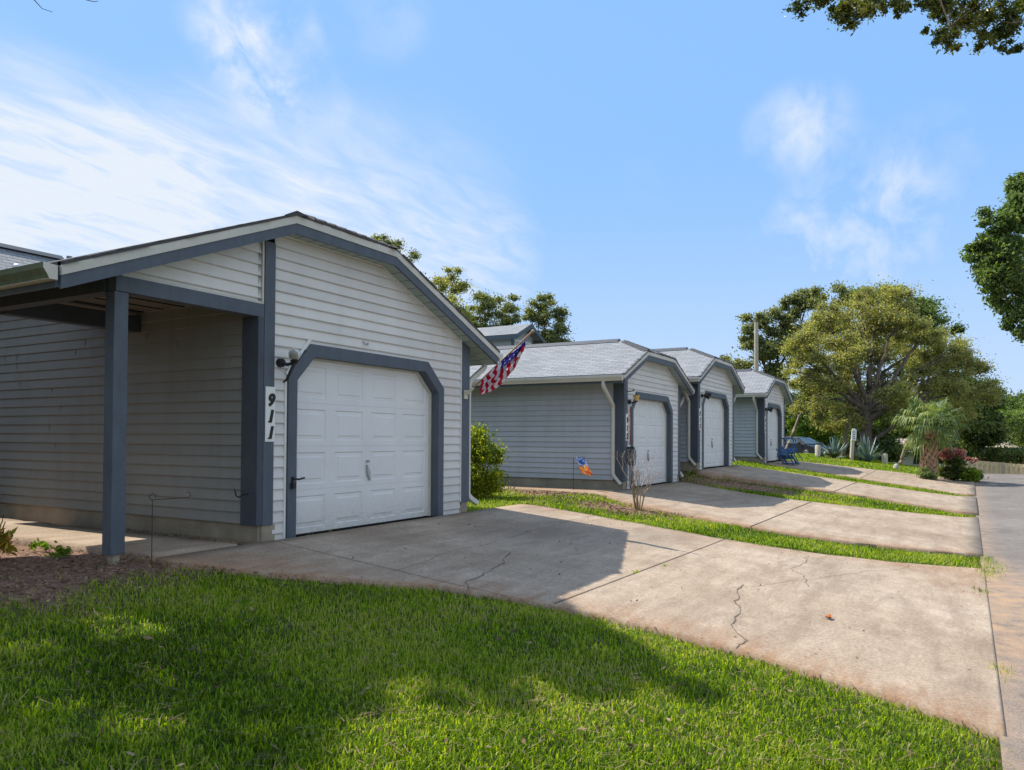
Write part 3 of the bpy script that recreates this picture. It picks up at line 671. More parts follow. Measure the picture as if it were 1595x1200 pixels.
    xl = 6.256 if big else 6.256; ws = [x for x, _ in prof]
    mb = MB(); zs = lambda x: topz(x)+so+.025
    top = [(x, zs(x)) for x in [10.2] + [p[0] for p in prof[::-1] if xl < p[0] < 10.2] + [xl]]
    siding(mb, [(xl, 2.20), (10.2, 2.20)] + top, pf(YW))
    siding(mb, [(xl, -.10), (6.53, -.10), (6.53, 2.20), (xl, 2.20)], pf(YW))
    siding(mb, [(9.29, 2.20), (9.62, 1.88), (9.62, 2.20)], pf(YW)); siding(mb, [(6.53, 1.86), (6.80, 2.20), (6.53, 2.20)], pf(YW))
    siding(mb, [(9.62, -.06), (10.2, -.06), (10.2, 2.20), (9.62, 2.20)], pf(YW))
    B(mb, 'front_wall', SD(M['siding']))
    mb = MB()      # white j-channel slips
    mb.box(6.425, 6.452, YW-.03, YW, -.08, 1.86); B(mb, 'trim_strip', M['white'])
    mb = MB(); mb.box(10.19, 10.206, YW-.03, YW, .12, zs(10.2)); B(mb, 'trim_strip', M['white']); mb = MB()
    a = Vector((6.452, 0, 1.90)); b = Vector((6.84, 0, 2.36)); nn = Vector((-(b-a).z, 0, (b-a).x)).normalized()*.034
    mb.idx([(p.x, y, p.z) for y in (YW-.034, YW) for p in (a, b, b+nn, a+nn)], [(0, 1, 2, 3), (7, 6, 5, 4), (0, 4, 5, 1), (1, 5, 6, 2), (2, 6, 7, 3), (3, 7, 4, 0)]); B(mb, 'trim_strip', M['white']); mb = MB()
    for (xa, za), (xb, zb) in zip(top[:-1], top[1:]): mb.prism([(xa, za-.022), (xb, zb-.022), (xb, zb), (xa, za)], YW-.026, YW, 'y')
    B(mb, 'trim_strip', M['white'])
    # --- side walls
    mb = MB(); zl = (topz(6.05)+so+.02) if not big else 2.80
    pl = lambda s, z, o: (6.05-o, s, z)
    siding(mb, [(YW+.0, .15), (YE, .15), (YE, zl if not big else 3.3), (YW, zl if not big else 3.3)], pl, z0=.15)
    if not big: pass
    r = random.Random(5+num)
    for k in range(16):
        y = r.uniform(7.2, 12.6); row = r.randint(0, 17); mb.box(6.05-.020, 6.05-.010, y, y+.004, .15+.13*row+.005, .15+.13*row+.125)
    B(mb, 'side_wall', SD(M['siding_porch_shade'] if big else M['siding_side']))
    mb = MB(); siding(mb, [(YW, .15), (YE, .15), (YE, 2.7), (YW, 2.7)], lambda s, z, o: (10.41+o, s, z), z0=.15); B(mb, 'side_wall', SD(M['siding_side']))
    mb = MB(); mb.face([(6.05, YE, -.3), (10.41, YE, -.3), (10.41, YE, 2.6), (rx, YE, rz-.05), (6.05, YE, 2.6)]); B(mb, 'back_wall', M['siding_side'])
    mb = MB(); mb.box(6.06, 6.30, YW+.005, YE, -.45, .149); B(mb, 'foundation', M['found']); mb = MB(); mb.box(10.14, 10.40, YW+.005, YE, -.45, .149); B(mb, 'foundation', M['found'])
    # --- corner boards
    mb = MB(); zt = zs(6.1)
    mb.box(6.10, 6.256, YW-.032, YW-.0005, .135, zs(6.10) if not big else 3.43); B(mb, 'corner_board', M['blue'], bevel=.004)
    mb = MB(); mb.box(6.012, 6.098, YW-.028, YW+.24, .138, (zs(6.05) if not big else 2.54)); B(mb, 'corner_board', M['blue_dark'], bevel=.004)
    mb = MB(); mb.box(10.21, 10.44, YW-.032, YW-.0005, .11, zs(10.3)); mb.box(10.412, 10.44, YW, YW+.2, .11, zs(10.42)-.02); B(mb, 'corner_board', M['blue'], bevel=.004)
    # --- door frame
    oi = [(6.46, -.06), (6.46, 1.90), (6.835, 2.31), (9.262, 2.31), (9.68, 1.93), (9.68, -.05)]
    ii = [(6.60, -.06), (6.60, 1.845), (6.895, 2.157), (9.20, 2.157), (9.54, 1.85), (9.54, -.05)]
    mb = MB()
    for k in range(5):
        mb.prism([oi[k], oi[k+1], ii[k+1], ii[k]], YW-.05, YW+.0, 'y')
        a, b = ii[k], ii[k+1]; c = Vector(((a[0]+b[0])/2-8.07, 0, (a[1]+b[1])/2-.9)).normalized()*.02
        mb.prism([a, b, (b[0]+c.x, b[1]+c.z), (a[0]+c.x, a[1]+c.z)], YW+.0, YW+.17, 'y')
    B(mb, 'door_frame', M['blue'])
    mb = MB(); jj = [(6.63, -.06), (6.63, 1.83), (6.905, 2.13), (9.17, 2.13), (9.50, 1.83), (9.50, -.05)]
    for k in range(5): mb.prism([ii[k], ii[k+1], jj[k+1], jj[k]], YW+.09, YW+.165, 'y')
    B(mb, 'door_stop', M['cream'])
    # --- sectional door with raised panels
    mb = MB(); y = YW+.13; X0, X1 = 6.56, 9.58; cw = (9.50-6.63)/4
    for rrow in range(4):
        z0 = -.045+.545*rrow; z1 = z0+.5435 if rrow < 3 else 2.20
        mb.box(X0, X1, y, y+.03, z0, z1)
        for c in range(4):
            xa = 6.63+c*cw+.085; xb = 6.63+(c+1)*cw-.085; za = z0+.07; zb = min(z1, z0+.535)-.07
            i1 = .025; i2 = .055
            # moulded recess ring then raised field
            ring = [((xa, za), (xb, zb), 0.0), ((xa+.012, za+.012), (xb-.012, zb-.012), -.011), ((xa+i2, za+i2), (xb-i2, zb-i2), -.008), ((xa+i2+.012, za+i2+.012), (xb-i2-.012, zb-i2-.012), -.001)]
            for (p0, p1, d0), (q0, q1, d1) in zip(ring[:-1], ring[1:]):
                A4 = [(p0[0], p0[1]), (p1[0], p0[1]), (p1[0], p1[1]), (p0[0], p1[1])]; B4 = [(q0[0], q0[1]), (q1[0], q0[1]), (q1[0], q1[1]), (q0[0], q1[1])]
                for k in range(4):
                    a, b, c2, d2 = A4[k], A4[(k+1) % 4], B4[(k+1) % 4], B4[k]
                    mb.face([(a[0], y-.0115-d0, a[1]), (b[0], y-.0115-d0, b[1]), (c2[0], y-.0115-d1, c2[1]), (d2[0], y-.0115-d1, d2[1])])
            q0, q1, d1 = ring[-1]; mb.face([(q0[0], y-.0115-d1, q0[1]), (q1[0], y-.0115-d1, q0[1]), (q1[0], y-.0115-d1, q1[1]), (q0[0], y-.0115-d1, q1[1])])
        # stiles and rails standing proud so the panels read as recessed
        for c in range(5):
            xc = 6.63+c*cw; xa = max(X0, xc-.085); xb = min(X1, xc+.085); mb.box(xa, xb, y-.0115, y-.0002, z0, z1)
        zt_ = min(z1, z0+.535)
        for c in range(4):
            xa = 6.63+c*cw+.085; xb = 6.63+(c+1)*cw-.085
            mb.box(xa, xb, y-.0115, y-.0002, z0, z0+.07); mb.box(xa, xb, y-.0115, y-.0002, zt_-.07, z1)
    dr = B(mb, 'garage_door', M['door'])
    mb = MB(); mb.box(X0, X1, y-.004, y+.03, -.065, -.0455); B(mb, 'bottom_seal', M['black'], dr)
    mb = MB(); hx = 8.07; hz = .66
    mb.prism([(hx-.02, hz+.12), (hx+.045, hz+.02), (hx+.045, hz-.10), (hx-.005, hz-.02), (hx-.02, hz+.04)], y-.05, y-.0118, 'y'); mb.tube([(hx, y-.06, hz+.17), (hx, y-.012, hz+.17)], .018, 10)
    B(mb, 'handle', M['steel'], dr)
    # --- number plate
    mb = MB(); mb.box(6.118, 6.262, YW-.042, YW-.033, 1.10, 1.74); npl = B(mb, 'number_plate', M['numplate'], bevel=.003)
    for k, ch in enumerate(str(num)):
        zc_ = 1.59-.19*k; text_mesh(ch, .19, (6.19-O.x, YW-.046-O.y, zc_-.067), M['digit'], npl)
        if ch == '1':
            mb = MB(); mb.box(6.152, 6.200, YW-.049, YW-.043, zc_-.072, zc_-.062); B(mb, 'numeral', M['digit'], npl)
    # --- downspouts
    def spout(pts, name='downspout'):
        mb = MB(); P = [Vector(p) for p in pts]; S = [P[0]]
        for a, b, c in zip(P[:-2], P[1:-1], P[2:]):
            r0 = min(.07, (b-a).length*.45, (c-b).length*.45)
            p0 = b+(a-b).normalized()*r0; p1 = b+(c-b).normalized()*r0
            for t in (0, .25, .5, .75, 1): S.append(p0.lerp(b, t).lerp(b.lerp(p1, t), t))
        S.append(P[-1]); mb.rtube(S, .045, .033); B(mb, name, M['cream'])
    if big:
        spout([(11.02, 6.86, 2.48), (11.02, 6.86, 2.38), (10.52, 6.85, 2.10), (10.495, 6.85, 1.9), (10.495, 6.85, .20), (10.62, 6.74, .07)])
    else:
        spout([(5.37, 7.05, 2.49), (5.37, 7.05, 2.36), (5.99, 7.05, 1.93), (5.99, 7.05, 1.8), (5.99, 7.05, .28), (6.0, 6.86, .06)])
        spout([(11.02, 6.88, 2.49), (11.02, 6.88, 2.36), (10.52, 6.87, 2.06), (10.50, 6.87, 1.9), (10.50, 6.87, .24), (10.60, 6.78, .06)])
    # --- porch of the nearest unit
    if big:
        mb = MB(); zi = lambda x: topz(x)-.215
        pxs = [(4.62, 2.69), (6.095, 2.69), (6.095, zi(6.095)), (4.62, zi(4.62))]
        siding(mb, [(4.42, 2.69), (6.095, 2.69), (6.095, topz(6.095)-.15), (4.30, topz(4.30)-.15)], pf(YW+.02)); B(mb, 'porch_gable', SD(M['siding']))
        mb = MB(); mb.box(6.07, 6.096, YW-.02, YW+.0, 2.69, 3.44); B(mb, 'trim_strip', M['cream']); mb = MB(); mb.prism([(4.36, 2.688), (6.07, 2.688), (6.07, 2.715), (4.36, 2.715)], YW-.012, YW+.0, 'y'); B(mb, 'trim_strip', M['cream'])
        mb = MB(); mb.box(4.30, 6.095, YW-.03, YW+.11, 2.535, 2.687); B(mb, 'porch_beam', M['blue'], bevel=.004)
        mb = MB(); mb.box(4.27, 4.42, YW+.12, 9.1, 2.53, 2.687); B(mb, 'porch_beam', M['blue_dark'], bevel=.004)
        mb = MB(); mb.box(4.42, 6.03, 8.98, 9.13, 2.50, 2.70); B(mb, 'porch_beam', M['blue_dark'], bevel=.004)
        mb = MB(); mb.box(4.27, 6.04, YW+.03, 10.15, 2.76, 2.79)
        for k in range(1, 9): mb.box(4.275, 6.035, YW+.1+k*.4, YW+.112+k*.4, 2.748, 2.762, 1)
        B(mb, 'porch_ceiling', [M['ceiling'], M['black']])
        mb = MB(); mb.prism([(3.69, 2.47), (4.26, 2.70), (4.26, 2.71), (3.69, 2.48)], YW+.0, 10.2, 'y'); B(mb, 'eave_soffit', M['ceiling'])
        mb = MB(); mb.box(4.293, 4.435, YW-.02, YW+.125, .03, 2.533); B(mb, 'porch_post', M['blue'], bevel=.006)
        mb = MB(); mb.box(4.33, 4.40, YW+.01, YW+.09, -.3, .028); B(mb, 'post_footing', M['found'])
        mb = MB(); mb.prism([(10.2, .02), (10.24, .12), (10.40, .12), (10.40, -.05), (10.2, -.05)], YW-.02, YW, 'y'); B(mb, 'foundation_end', M['found'])
        mb = MB(); mb.box(6.10, 6.30, YW-.015, YW+.1, -.2, .132); B(mb, 'foundation_end', M['found'])
    return root

def light(loc, label, kind):
    """small lamp fixed on a wall facing -Y"""
    root = empty('wall_light', loc, label, 'wall light')
    mb = MB(); mb.tube([(0, 0, 0), (0, -.05, 0)], [.055, .05], 16); mb.tube([(0, -.04, 0), (.03, -.10, -.02), (.06, -.16, .0)], .02, 8); mb.build('bracket', M['black'], root)
    if kind == 'globe':
        t = NT('cloudy_globe'); v = t.coord(); n = t.noise(v, 9, 5, .6); t.fin(t.ramp(n, [(.35, (.20, .19, .14)), (.65, (.48, .49, .45))]), .15, 0, .6)
        t.p.inputs['Transmission Weight'].default_value = .35
        mb = MB(); mb.ball((.07, -.17, .10), .072, 20, 12); mb.build('globe', t.m, root)
        mb = MB(); mb.tube([(.07, -.17, .03), (.07, -.17, -.01)], [.055, .03], 14); mb.tube([(.07, -.16, -.01), (.02, -.10, -.20), (.0, -.06, -.23)], [.018, .016, .01], 8); mb.build('holder', M['black'], root)
    elif kind == 'lantern':
        mb = MB(); mb.tube([(.07, -.17, .03), (.07, -.17, .16)], [.05, .085], 8, sm=False); mb.build('amber_shade', flatm('amber_glass', (.55, .38, .12), .2), root)
        mb = MB(); mb.tube([(.07, -.17, .0), (.07, -.17, .03)], [.03, .05], 8); mb.build('holder', M['black'], root); mb = MB(); mb.tube([(.07, -.17, .16), (.07, -.17, .20)], [.07, .01], 8); mb.build('lamp_cap', M['black'], root)
    else:
        for s in (-1, 1):
            mb = MB(); mb.tube([(.04+s*.0, -.08, .01), (.08+s*.07, -.14, .05*s+.02), (.10+s*.09, -.24, .04*s-.02)], [.03, .035, .065], 12); mb.build('flood_head', M['black'], root)
    return root

g1 = garage('porch', 911, 'nearest grey sided garage numbered 911 with an open porch on its left')
g2 = garage('plain', 912, 'second grey garage, numbered 912, with the round bush at its left end')
for pref, num, dx, dy, dz, lab in (('c', 913, 15.98, -.51, .349, 'third grey garage, between unit 912 and the farthest garage'), ('d', 914, 24.53, -.69, .351, 'farthest grey garage in the row, with blue folding chairs at its door')):
    c = copy_tree(g2); c.location = (O.x+dx, O.y+dy, O.z+dz); c['label'] = lab
    for ch in kids(c):
        if ch.name.startswith('number_plate'):
            for k in kids(ch): bpy.data.objects.remove(k)
            for k, chx in enumerate(str(num)): text_mesh(chx, .19, (6.19-O.x, YW-.046-O.y, 1.59-.19*k-.067), M['digit'], ch)
g2.location = (O.x+10.8, O.y-.22, .026)
OFF = {912: Vector((10.8, -.22, .026)), 913: Vector((15.98, -.51, .349)), 914: Vector((24.53, -.69, .351))}
light((6.34, YW-.02, 2.03), 'wall light with a cloudy glass globe above the 911 number plate', 'globe')
light(OFF[912]+Vector((6.34, YW-.02, 2.03)), 'black wall lantern with amber glass left of the 912 garage door', 'lantern')
light(OFF[913]+Vector((6.40, YW-.02, 2.13)), 'black twin floodlight left of the third garage door', 'flood')
light(OFF[914]+Vector((6.34, YW-.02, 2.03)), 'small dark wall light by the door of the farthest garage', 'flood')
# small hardware
mb = MB(); mb.box(-.012, .012, -.02, 0, -.05, .05); mb.tube([(0, -.02, .03), (.05, -.06, .02), (.14, -.06, .035)], .012, 8); mb.box(-.03, .02, -.05, -.01, -.09, -.02)
o = mb.build('door_latch', M['black']); o.location = (6.53, YW-.05, .63); tag(o, 'black latch on the blue frame left of the nearest garage door', 'latch')
mb = MB(); mb.tube([(0, 0, 0), (-.06, 0, .0), (-.13, 0, -.03), (-.17, 0, -.01), (-.19, 0, .07)], [.008]*5, 6)
o = mb.build('wall_hook', M['black']); o.location = (6.012, 6.93, .50); tag(o, 'small black hook on the dark corner of the nearest garage', 'hook')
mb = MB(); mb.tube([(-.05, 0, .02), (-.02, -.02, -.02), (.03, -.02, -.02), (.05, 0, .01)], .008, 6)
o = mb.build('wall_hook', M['steel']); o.location = (7.86, YW-.02, 2.44); tag(o, 'tiny metal hook above the nearest garage door', 'hook')
mb = MB(); mb.tube([(0, 0, 0), (.02, -.06, .0), (.10, -.13, .015)], .012, 8); mb.tube([(.10, -.13, .015), (.10, -.13, .05)], .02, 8)
o = mb.build('wall_hook', M['black']); o.location = OFF[912]+Vector((6.2, YW-.03, 2.28)); tag(o, 'black hook above the 912 lantern', 'hook')

# garden hose on 912
hose = MB(); r = random.Random(3)
for k in range(6):
    c = (r.uniform(-.03, .03), -.05-.02*k, 0); rr_ = .17+.04*r.random(); st = r.uniform(.9, 1.25)
    hose.tube([(c[0]+rr_*.62*math.cos(a)+r.uniform(-.01, .01), c[1], c[2]+rr_*st*math.sin(a)-rr_*st) for a in [2*math.pi*i/18 for i in range(19)]], .011, 6)
hose.tube([(.05, -.05, 0), (.06, -.03, -.5), (.02, -.04, -.85), (.10, -.05, -1.0)], .011, 6)
ho = empty('garden_hose', OFF[912]+Vector((6.27, YW-.03, .92)), 'coiled dark garden hose hanging beside the 912 garage door', 'hose')
hose.build('hose', flatm('dark_rubber', (.05, .048, .055), .5), ho)
mb = MB(); mb.box(-.03, .03, -.16, 0, -.02, .03); mb.build('hanger', M['black'], ho)
mb = MB(); mb.tube([(.09, -.02, .08), (.11, -.03, .55), (.10, -.02, 1.0)], .012, 6); o = mb.build('cord', flatm('red_cord', (.30, .09, .07), .7), ho)

# ------------------------------------------------------------------ flag on a pole
b0 = Vector((10.30, 6.77, 1.87))
tipd = at(829, 517, 11.62)   # measured tip
fl = empty('flag', b0, 'american flag hanging furled from an angled pole on the nearest garage corner', 'flag')
pd = (tipd-b0); L = pd.length; d = pd.normalized()
mb = MB(); mb.tube([Vector((0, 0, 0)), d*L], .014, 10); mb.ball(d*(L+.015), .025, 12, 8); mb.build('pole', flatm('pole_wood', (.42, .25, .16), .4), fl)
mb = MB(); mb.box(-.05, .05, -.005, .012, -.07, .07); mb.tube([Vector((0, -.005, 0)), d*.18], .026, 10); mb.tube([(-.03, -.02, .05), (.03, -.02, .05)], .01, 6); mb.build('bracket', flatm('cream_bracket', (.62, .58, .45), .4), fl)
nu, nv = 60, 52; side = d.cross(Vector((0, 0, 1))).normalized(); V = []; dn = Vector((0, 0, -1))
for j in range(nv+1):
    v = j/nv
    for i in range(nu+1):
        u = i/nu; s = L*.91 - (1-v)*.66*L - u*.10*v
        fold = .05*math.sin(u*15+v*4)*min(1, u*4) + .02*math.sin(u*33-v*9)
        p = d*s + dn*(.012 + (.33*u**.8)*(.25+.75*math.sin(math.pi*(.06+.80*(1-v)))**.8)) + side*(fold + .03*math.sin(v*6)) + d*(.05*math.cos(u*15+v*2))*min(1, u*3)
        V.append(p)
me = MB(); fs = []; mi = []
for j in range(nv):
    for i in range(nu):
        v = j/nv; u = i/nu; st_ = j*13//nv; can = u < .40 and v >= 6/13
        m = 2 if can else (0 if st_ % 2 == 0 else 1)
        if can and (i % 4 == 2) and (j % 5 == 2): m = 1
        me.f.append((j*(nu+1)+i, j*(nu+1)+i+1, (j+1)*(nu+1)+i+1, (j+1)*(nu+1)+i)); me.mi.append(m); me.sm.append(True)
me.v = [tuple(p) for p in V]
def cloth(name, col):
    t = NT(name); t.fin(col, .75, 0, .2); tr = t.n('ShaderNodeBsdfTranslucent'); tr.inputs[0].default_value = (*col, 1)
    mx = t.n('ShaderNodeMixShader'); mx.inputs[0].default_value = .4; t.l(t.p.outputs[0], mx.inputs[1]); t.l(tr.outputs[0], mx.inputs[2]); t.l(mx.outputs[0], t.out.inputs[0]); return t.m
me.build('flag_cloth', [cloth('flag_red', (.55, .02, .05)), cloth('flag_white', (.78, .76, .78)), cloth('flag_blue', (.035, .035, .20))], fl)

# ------------------------------------------------------------------ shepherd hook by the porch post
bx, by = 4.55, 6.56; bz = Tf(bx, by)
mb = MB(); h = .62
cu = [Vector((0, 0, -.1)), Vector((0, 0, h-.03)), Vector((0, 0, h))] + [Vector((-.028*math.sin(a)*1.0-.0, 0, h+.03-.03*math.cos(a))) for a in [i*math.pi/5 for i in range(1, 9)]]
mb.tube(cu, .0045, 6)
mb.tube([Vector((-.01, 0, h)), Vector((.26, .0, h+.015)), Vector((.31, 0, h+.015)), Vector((.335, 0, h+.035)), Vector((.33, 0, h+.06)), Vector((.305, 0, h+.07))], .0045, 6)
o = mb.build('flag_holder', M['rust']); o.location = (bx, by, bz); o.rotation_euler = (0, 0, R_(-38)); tag(o, 'empty thin metal garden flag stake in front of the porch post', 'garden stake')

# garden flag on a stake by unit 912
p = at(893, 757, 17.3); bz = -.05
gf = empty('garden_flag', (p.x, p.y, bz), 'small colourful garden flag on a thin stake in front of the 912 side wall', 'garden flag')
mb = MB(); mb.tube([(0, 0, -.1), (0, 0, .78), (.15, -.22, .80)], .006, 6); mb.build('stake', M['black'], gf)
me = MB(); nu = 10; nv = 14; cols = []
for j in range(nv+1):
    for i in range(nu+1):
        u = i/nu; v = j/nv; me.v.append((.04+.12*u + .05*v + .02*math.sin(v*6+u*4), -.06-.20*u-.16*v*v + .03*math.sin(u*7), .79-.40*v-.02*u + .02*math.sin(u*9)))
pal = [(.04, .16, .60), (.45, .55, .85), (.75, .12, .05), (.80, .45, .05), (.65, .04, .12), (.8, .75, .8)]
r = random.Random(21)
for j in range(nv):
    for i in range(nu):
        v = j/nv; m = 0 if v < .42 else r.choice([2, 3, 4, 2, 3])
        if v < .45 and abs(i-5) < 2 and 4 < j < 8: m = 5
        if v < .3 and r.random() < .25: m = 1
        if .35 < v < .5: m = r.choice([0, 5, 3, 1])
        me.f.append((j*(nu+1)+i, j*(nu+1)+i+1, (j+1)*(nu+1)+i+1, (j+1)*(nu+1)+i)); me.mi.append(m); me.sm.append(True)
me.build('banner', [cloth('banner_%d' % k, c) for k, c in enumerate(pal)], gf)

# ------------------------------------------------------------------ foliage tools
LEAFX = 2.3
def leaves(name, clumps, mat, L=.1, W=.05, parent=None, up=.3, drop=0, spread=1.0):
    """clumps: list of (centre, radii(3), n, sub-clump count). Leaf-shaped faces scattered in lumpy sub-clumps."""
    C_ = []
    for c, rad, n, k in clumps:
        n = int(n*LEAFX); rad = np.array(rad, float); dirs = rng.normal(size=(k, 3)); dirs /= np.linalg.norm(dirs, axis=1)[:, None]
        rr = rng.uniform(.35, 1.0, (k, 1))**.6; sc = np.array(c) + dirs*rr*rad*.82
        sr = rng.uniform(.26, .55, (k,))*rad.mean()*(1.9*spread/ max(1, k**.25))
        which = rng.integers(0, k, n); off = rng.normal(size=(n, 3)); off /= np.linalg.norm(off, axis=1)[:, None]+1e-9
        off *= np.clip(np.abs(rng.normal(0, .55, (n, 1))), 0, 1.5)
        pts = sc[which] + off*sr[which][:, None]*np.array([1.15, 1.15, .75])
        C_.append(pts)
    P = np.concatenate(C_); n = len(P)
    a = rng.normal(size=(n, 3)); a[:, 2] -= drop; a /= np.linalg.norm(a, axis=1)[:, None]
    b = rng.normal(size=(n, 3)); b[:, 2] += up; b -= (b*a).sum(1)[:, None]*a; b /= np.linalg.norm(b, axis=1)[:, None]
    w = np.cross(a, b); s = rng.uniform(.6, 1.3, (n, 1))
    V = np.empty((n, 4, 3)); V[:, 0] = P - a*L*.5*s; V[:, 1] = P + w*W*.5*s; V[:, 2] = P + a*L*.5*s; V[:, 3] = P - w*W*.5*s
    return npmesh(name, V.reshape(-1, 3), np.full(n, 4), np.arange(n*4), mat, parent)
def limb(mb, a, b, r0, r1, n=7, wob=.12, seed=0, sag=0, seg=8):
    r = random.Random(seed); a = Vector(a); b = Vector(b); L = (b-a).length; pts = []; rad = []
    o = Vector((0, 0, 0))
    for i in range(seg+1):
        t = i/seg
        if 0 < i < seg: o = o*.7 + Vector([r.uniform(-1, 1)*wob*L/seg*1.6 for _ in range(3)])
        elif i == seg: o = o*0
        pts.append(a.lerp(b, t)+o+Vector((0, 0, sag*L*math.sin(math.pi*t)))); rad.append(r0+(r1-r0)*t)
    mb.tube(pts, rad, n, cap=False); return pts
def tree(name, base, fork, tr, clumps, mat, bark, label, cat='tree', group=None, L=.12, W=.07, r1=.5, twigs=True, seed=1, extra=None):
    base = Vector(base); root = empty(name, base, label, cat, group)
    rel = [(Vector(c)-base, rad, n, k) for c, rad, n, k in clumps]
    mb = MB(); fk = Vector(fork)-base
    limb(mb, (0, 0, -.3), fk, tr, tr*.72, 12, .10, seed)
    r = random.Random(seed)
    for i, (c, rad, n, k) in enumerate(rel):
        mid = fk.lerp(c, .5) + Vector((r.uniform(-.3, .3), r.uniform(-.3, .3), .25))*rad[0]*.6
        limb(mb, fk + Vector((r.uniform(-1, 1), r.uniform(-1, 1), 0))*tr*.3, mid, tr*.42, tr*.24, 7, .12, seed+i)
        limb(mb, mid, c, tr*.24, tr*.07, 6, .12, seed+i+50)
        if twigs:
            for q in range(6):
                e = c + Vector((r.uniform(-1, 1)*rad[0], r.uniform(-1, 1)*rad[1], r.uniform(-.8, .9)*rad[2]))*.85
                limb(mb, mid.lerp(c, r.uniform(.2, 1)), e, tr*.085, tr*.02, 4, .14, seed+i*7+q)
    if extra:
        for a, b, ra, rb in extra: limb(mb, Vector(a)-base, Vector(b)-base, ra, rb, 9, .10, seed+99)
    mb.build('trunk', bark, root)
    leaves('crown', [(tuple(c), rad, n, k) for c, rad, n, k in rel], mat, L, W, root)
    return root
def cl(px, py, dep, rx, rz, n, k, ry=None):
    """clump whose apparent half sizes are rx, rz photo pixels at depth dep"""
    s = dep/F; return (tuple(at(px, py, dep)), (rx*s, (ry or rx)*s, rz*s), n, k)

# trees behind the garages
gT = 'oaks behind the garages'
def gz(p): return Tf(p.x, p.y)
def basept(px, dep):
    p = at(px, 690, dep); return (p.x, p.y, Tf(p.x, p.y))
def leafy(px, dep, cls, label, mat, seed, tr=.22, L=.16, W=.09, fy=600, fx=None, group=gT):
    b = basept(px, dep); f = at(fx or px, fy, dep); return tree('oak_tree', b, f, tr, cls, mat, M['bark'], label, 'tree', group, L, W, seed=seed)
D = 50
leafy(600, D, [cl(592, 374, D, 20, 11, 700, 7), cl(618, 385, D+1, 22, 14, 800, 8), cl(640, 402, D, 14, 16, 500, 6), cl(610, 430, D, 40, 30, 2500, 14), cl(650, 450, D, 30, 30, 2000, 10)], 'thin topped oak peeking over the right slope of the nearest roof', M['oak_d'], 3, L=.14, W=.08, fy=520)
leafy(700, D+2, [cl(705, 440, D+2, 30, 24, 2600, 12), cl(690, 480, D+1, 30, 32, 2600, 12), cl(720, 500, D+2, 26, 40, 3000, 12), cl(712, 545, D+2, 36, 30, 2400, 10)], 'oak with yellowish leaves left of the upper storey gable', M['oak_y'], 13, L=.15, W=.085, fy=560)
leafy(757, D+6, [cl(757, 470, D+6, 26, 20, 2400, 11), cl(742, 495, D+6, 20, 26, 1700, 9), cl(770, 500, D+6, 26, 26, 1900, 9), cl(795, 475, D+7, 17, 17, 1400, 8), cl(797, 500, D+7, 18, 20, 1400, 8), cl(780, 530, D+7, 40, 20, 2200, 9)], 'dark oak with two rounded tops behind the upper storey roof', M['oak_d'], 23, fy=560)
leafy(850, D+4, [cl(848, 472, D+4, 22, 13, 1500, 8), cl(840, 490, D+4, 26, 16, 1800, 9), cl(872, 492, D+4, 20, 14, 1200, 8), cl(860, 515, D+4, 28, 18, 2000, 9), cl(825, 495, D+4, 14, 14, 700, 6), cl(850, 535, D+4, 42, 20, 3000, 12), cl(880, 545, D+4, 24, 16, 1400, 7)], 'wide dark oak right of the upper storey gable', M['oak_d'], 33, fy=560)

# the big oaks on the right
D = 50
gR = 'tall oaks beyond the last garage'
b = basept(1180, 58)
tree('oak_tree', b, at(1195, 640, 58), .35, [cl(1262, 468, 58, 30, 22, 3000, 14), cl(1235, 480, 58, 22, 24, 2000, 10), cl(1205, 505, 58, 30, 26, 2600, 12), cl(1170, 525, 57, 22, 20, 1500, 9), cl(1215, 550, 58, 36, 36, 3600, 16), cl(1160, 575, 58, 26, 24, 1700, 9), cl(1128, 568, 59, 20, 17, 1300, 8), cl(1145, 590, 59, 26, 18, 1500, 8), cl(1185, 545, 57.5, 30, 26, 2200, 10), cl(1175, 500, 58, 22, 18, 1400, 8), cl(1195, 600, 58, 34, 24, 2200, 10), cl(1250, 520, 59, 36, 40, 3600, 14), cl(1300, 462, 60, 34, 16, 2200, 9), cl(1225, 630, 58, 30, 24, 1800, 9)],
     M['oak_d'], M['bark'], 'tall dark thin leaved oak behind the wooden utility pole', 'tree', gR, .20, .12, seed=43)
b = basept(1450, 62)
tree('oak_tree', b, at(1440, 640, 62), .35, [cl(1335, 462, 62, 26, 14, 1700, 9), cl(1385, 462, 62, 34, 18, 2600, 10), cl(1430, 478, 62, 34, 20, 2600, 11), cl(1470, 510, 62, 30, 20, 2200, 9), cl(1400, 500, 63, 60, 40, 4500, 14), cl(1535, 640, 60, 34, 34, 3800, 12), cl(1500, 620, 61, 44, 40, 4200, 14), cl(1450, 560, 63, 60, 50, 4600, 14), cl(1290, 620, 66, 50, 44, 4200, 16), cl(1360, 640, 66, 50, 40, 4200, 16), cl(1430, 640, 66, 50, 40, 4200, 16), cl(1580, 670, 66, 44, 34, 3600, 14)],
     M['oak_g'], M['bark'], 'dark green oak whose top shows above the yellow green oak', 'tree', gR, .20, .12, seed=53)
b = basept(1345, D-4); b = (b[0], b[1], b[2])
DD = D-3
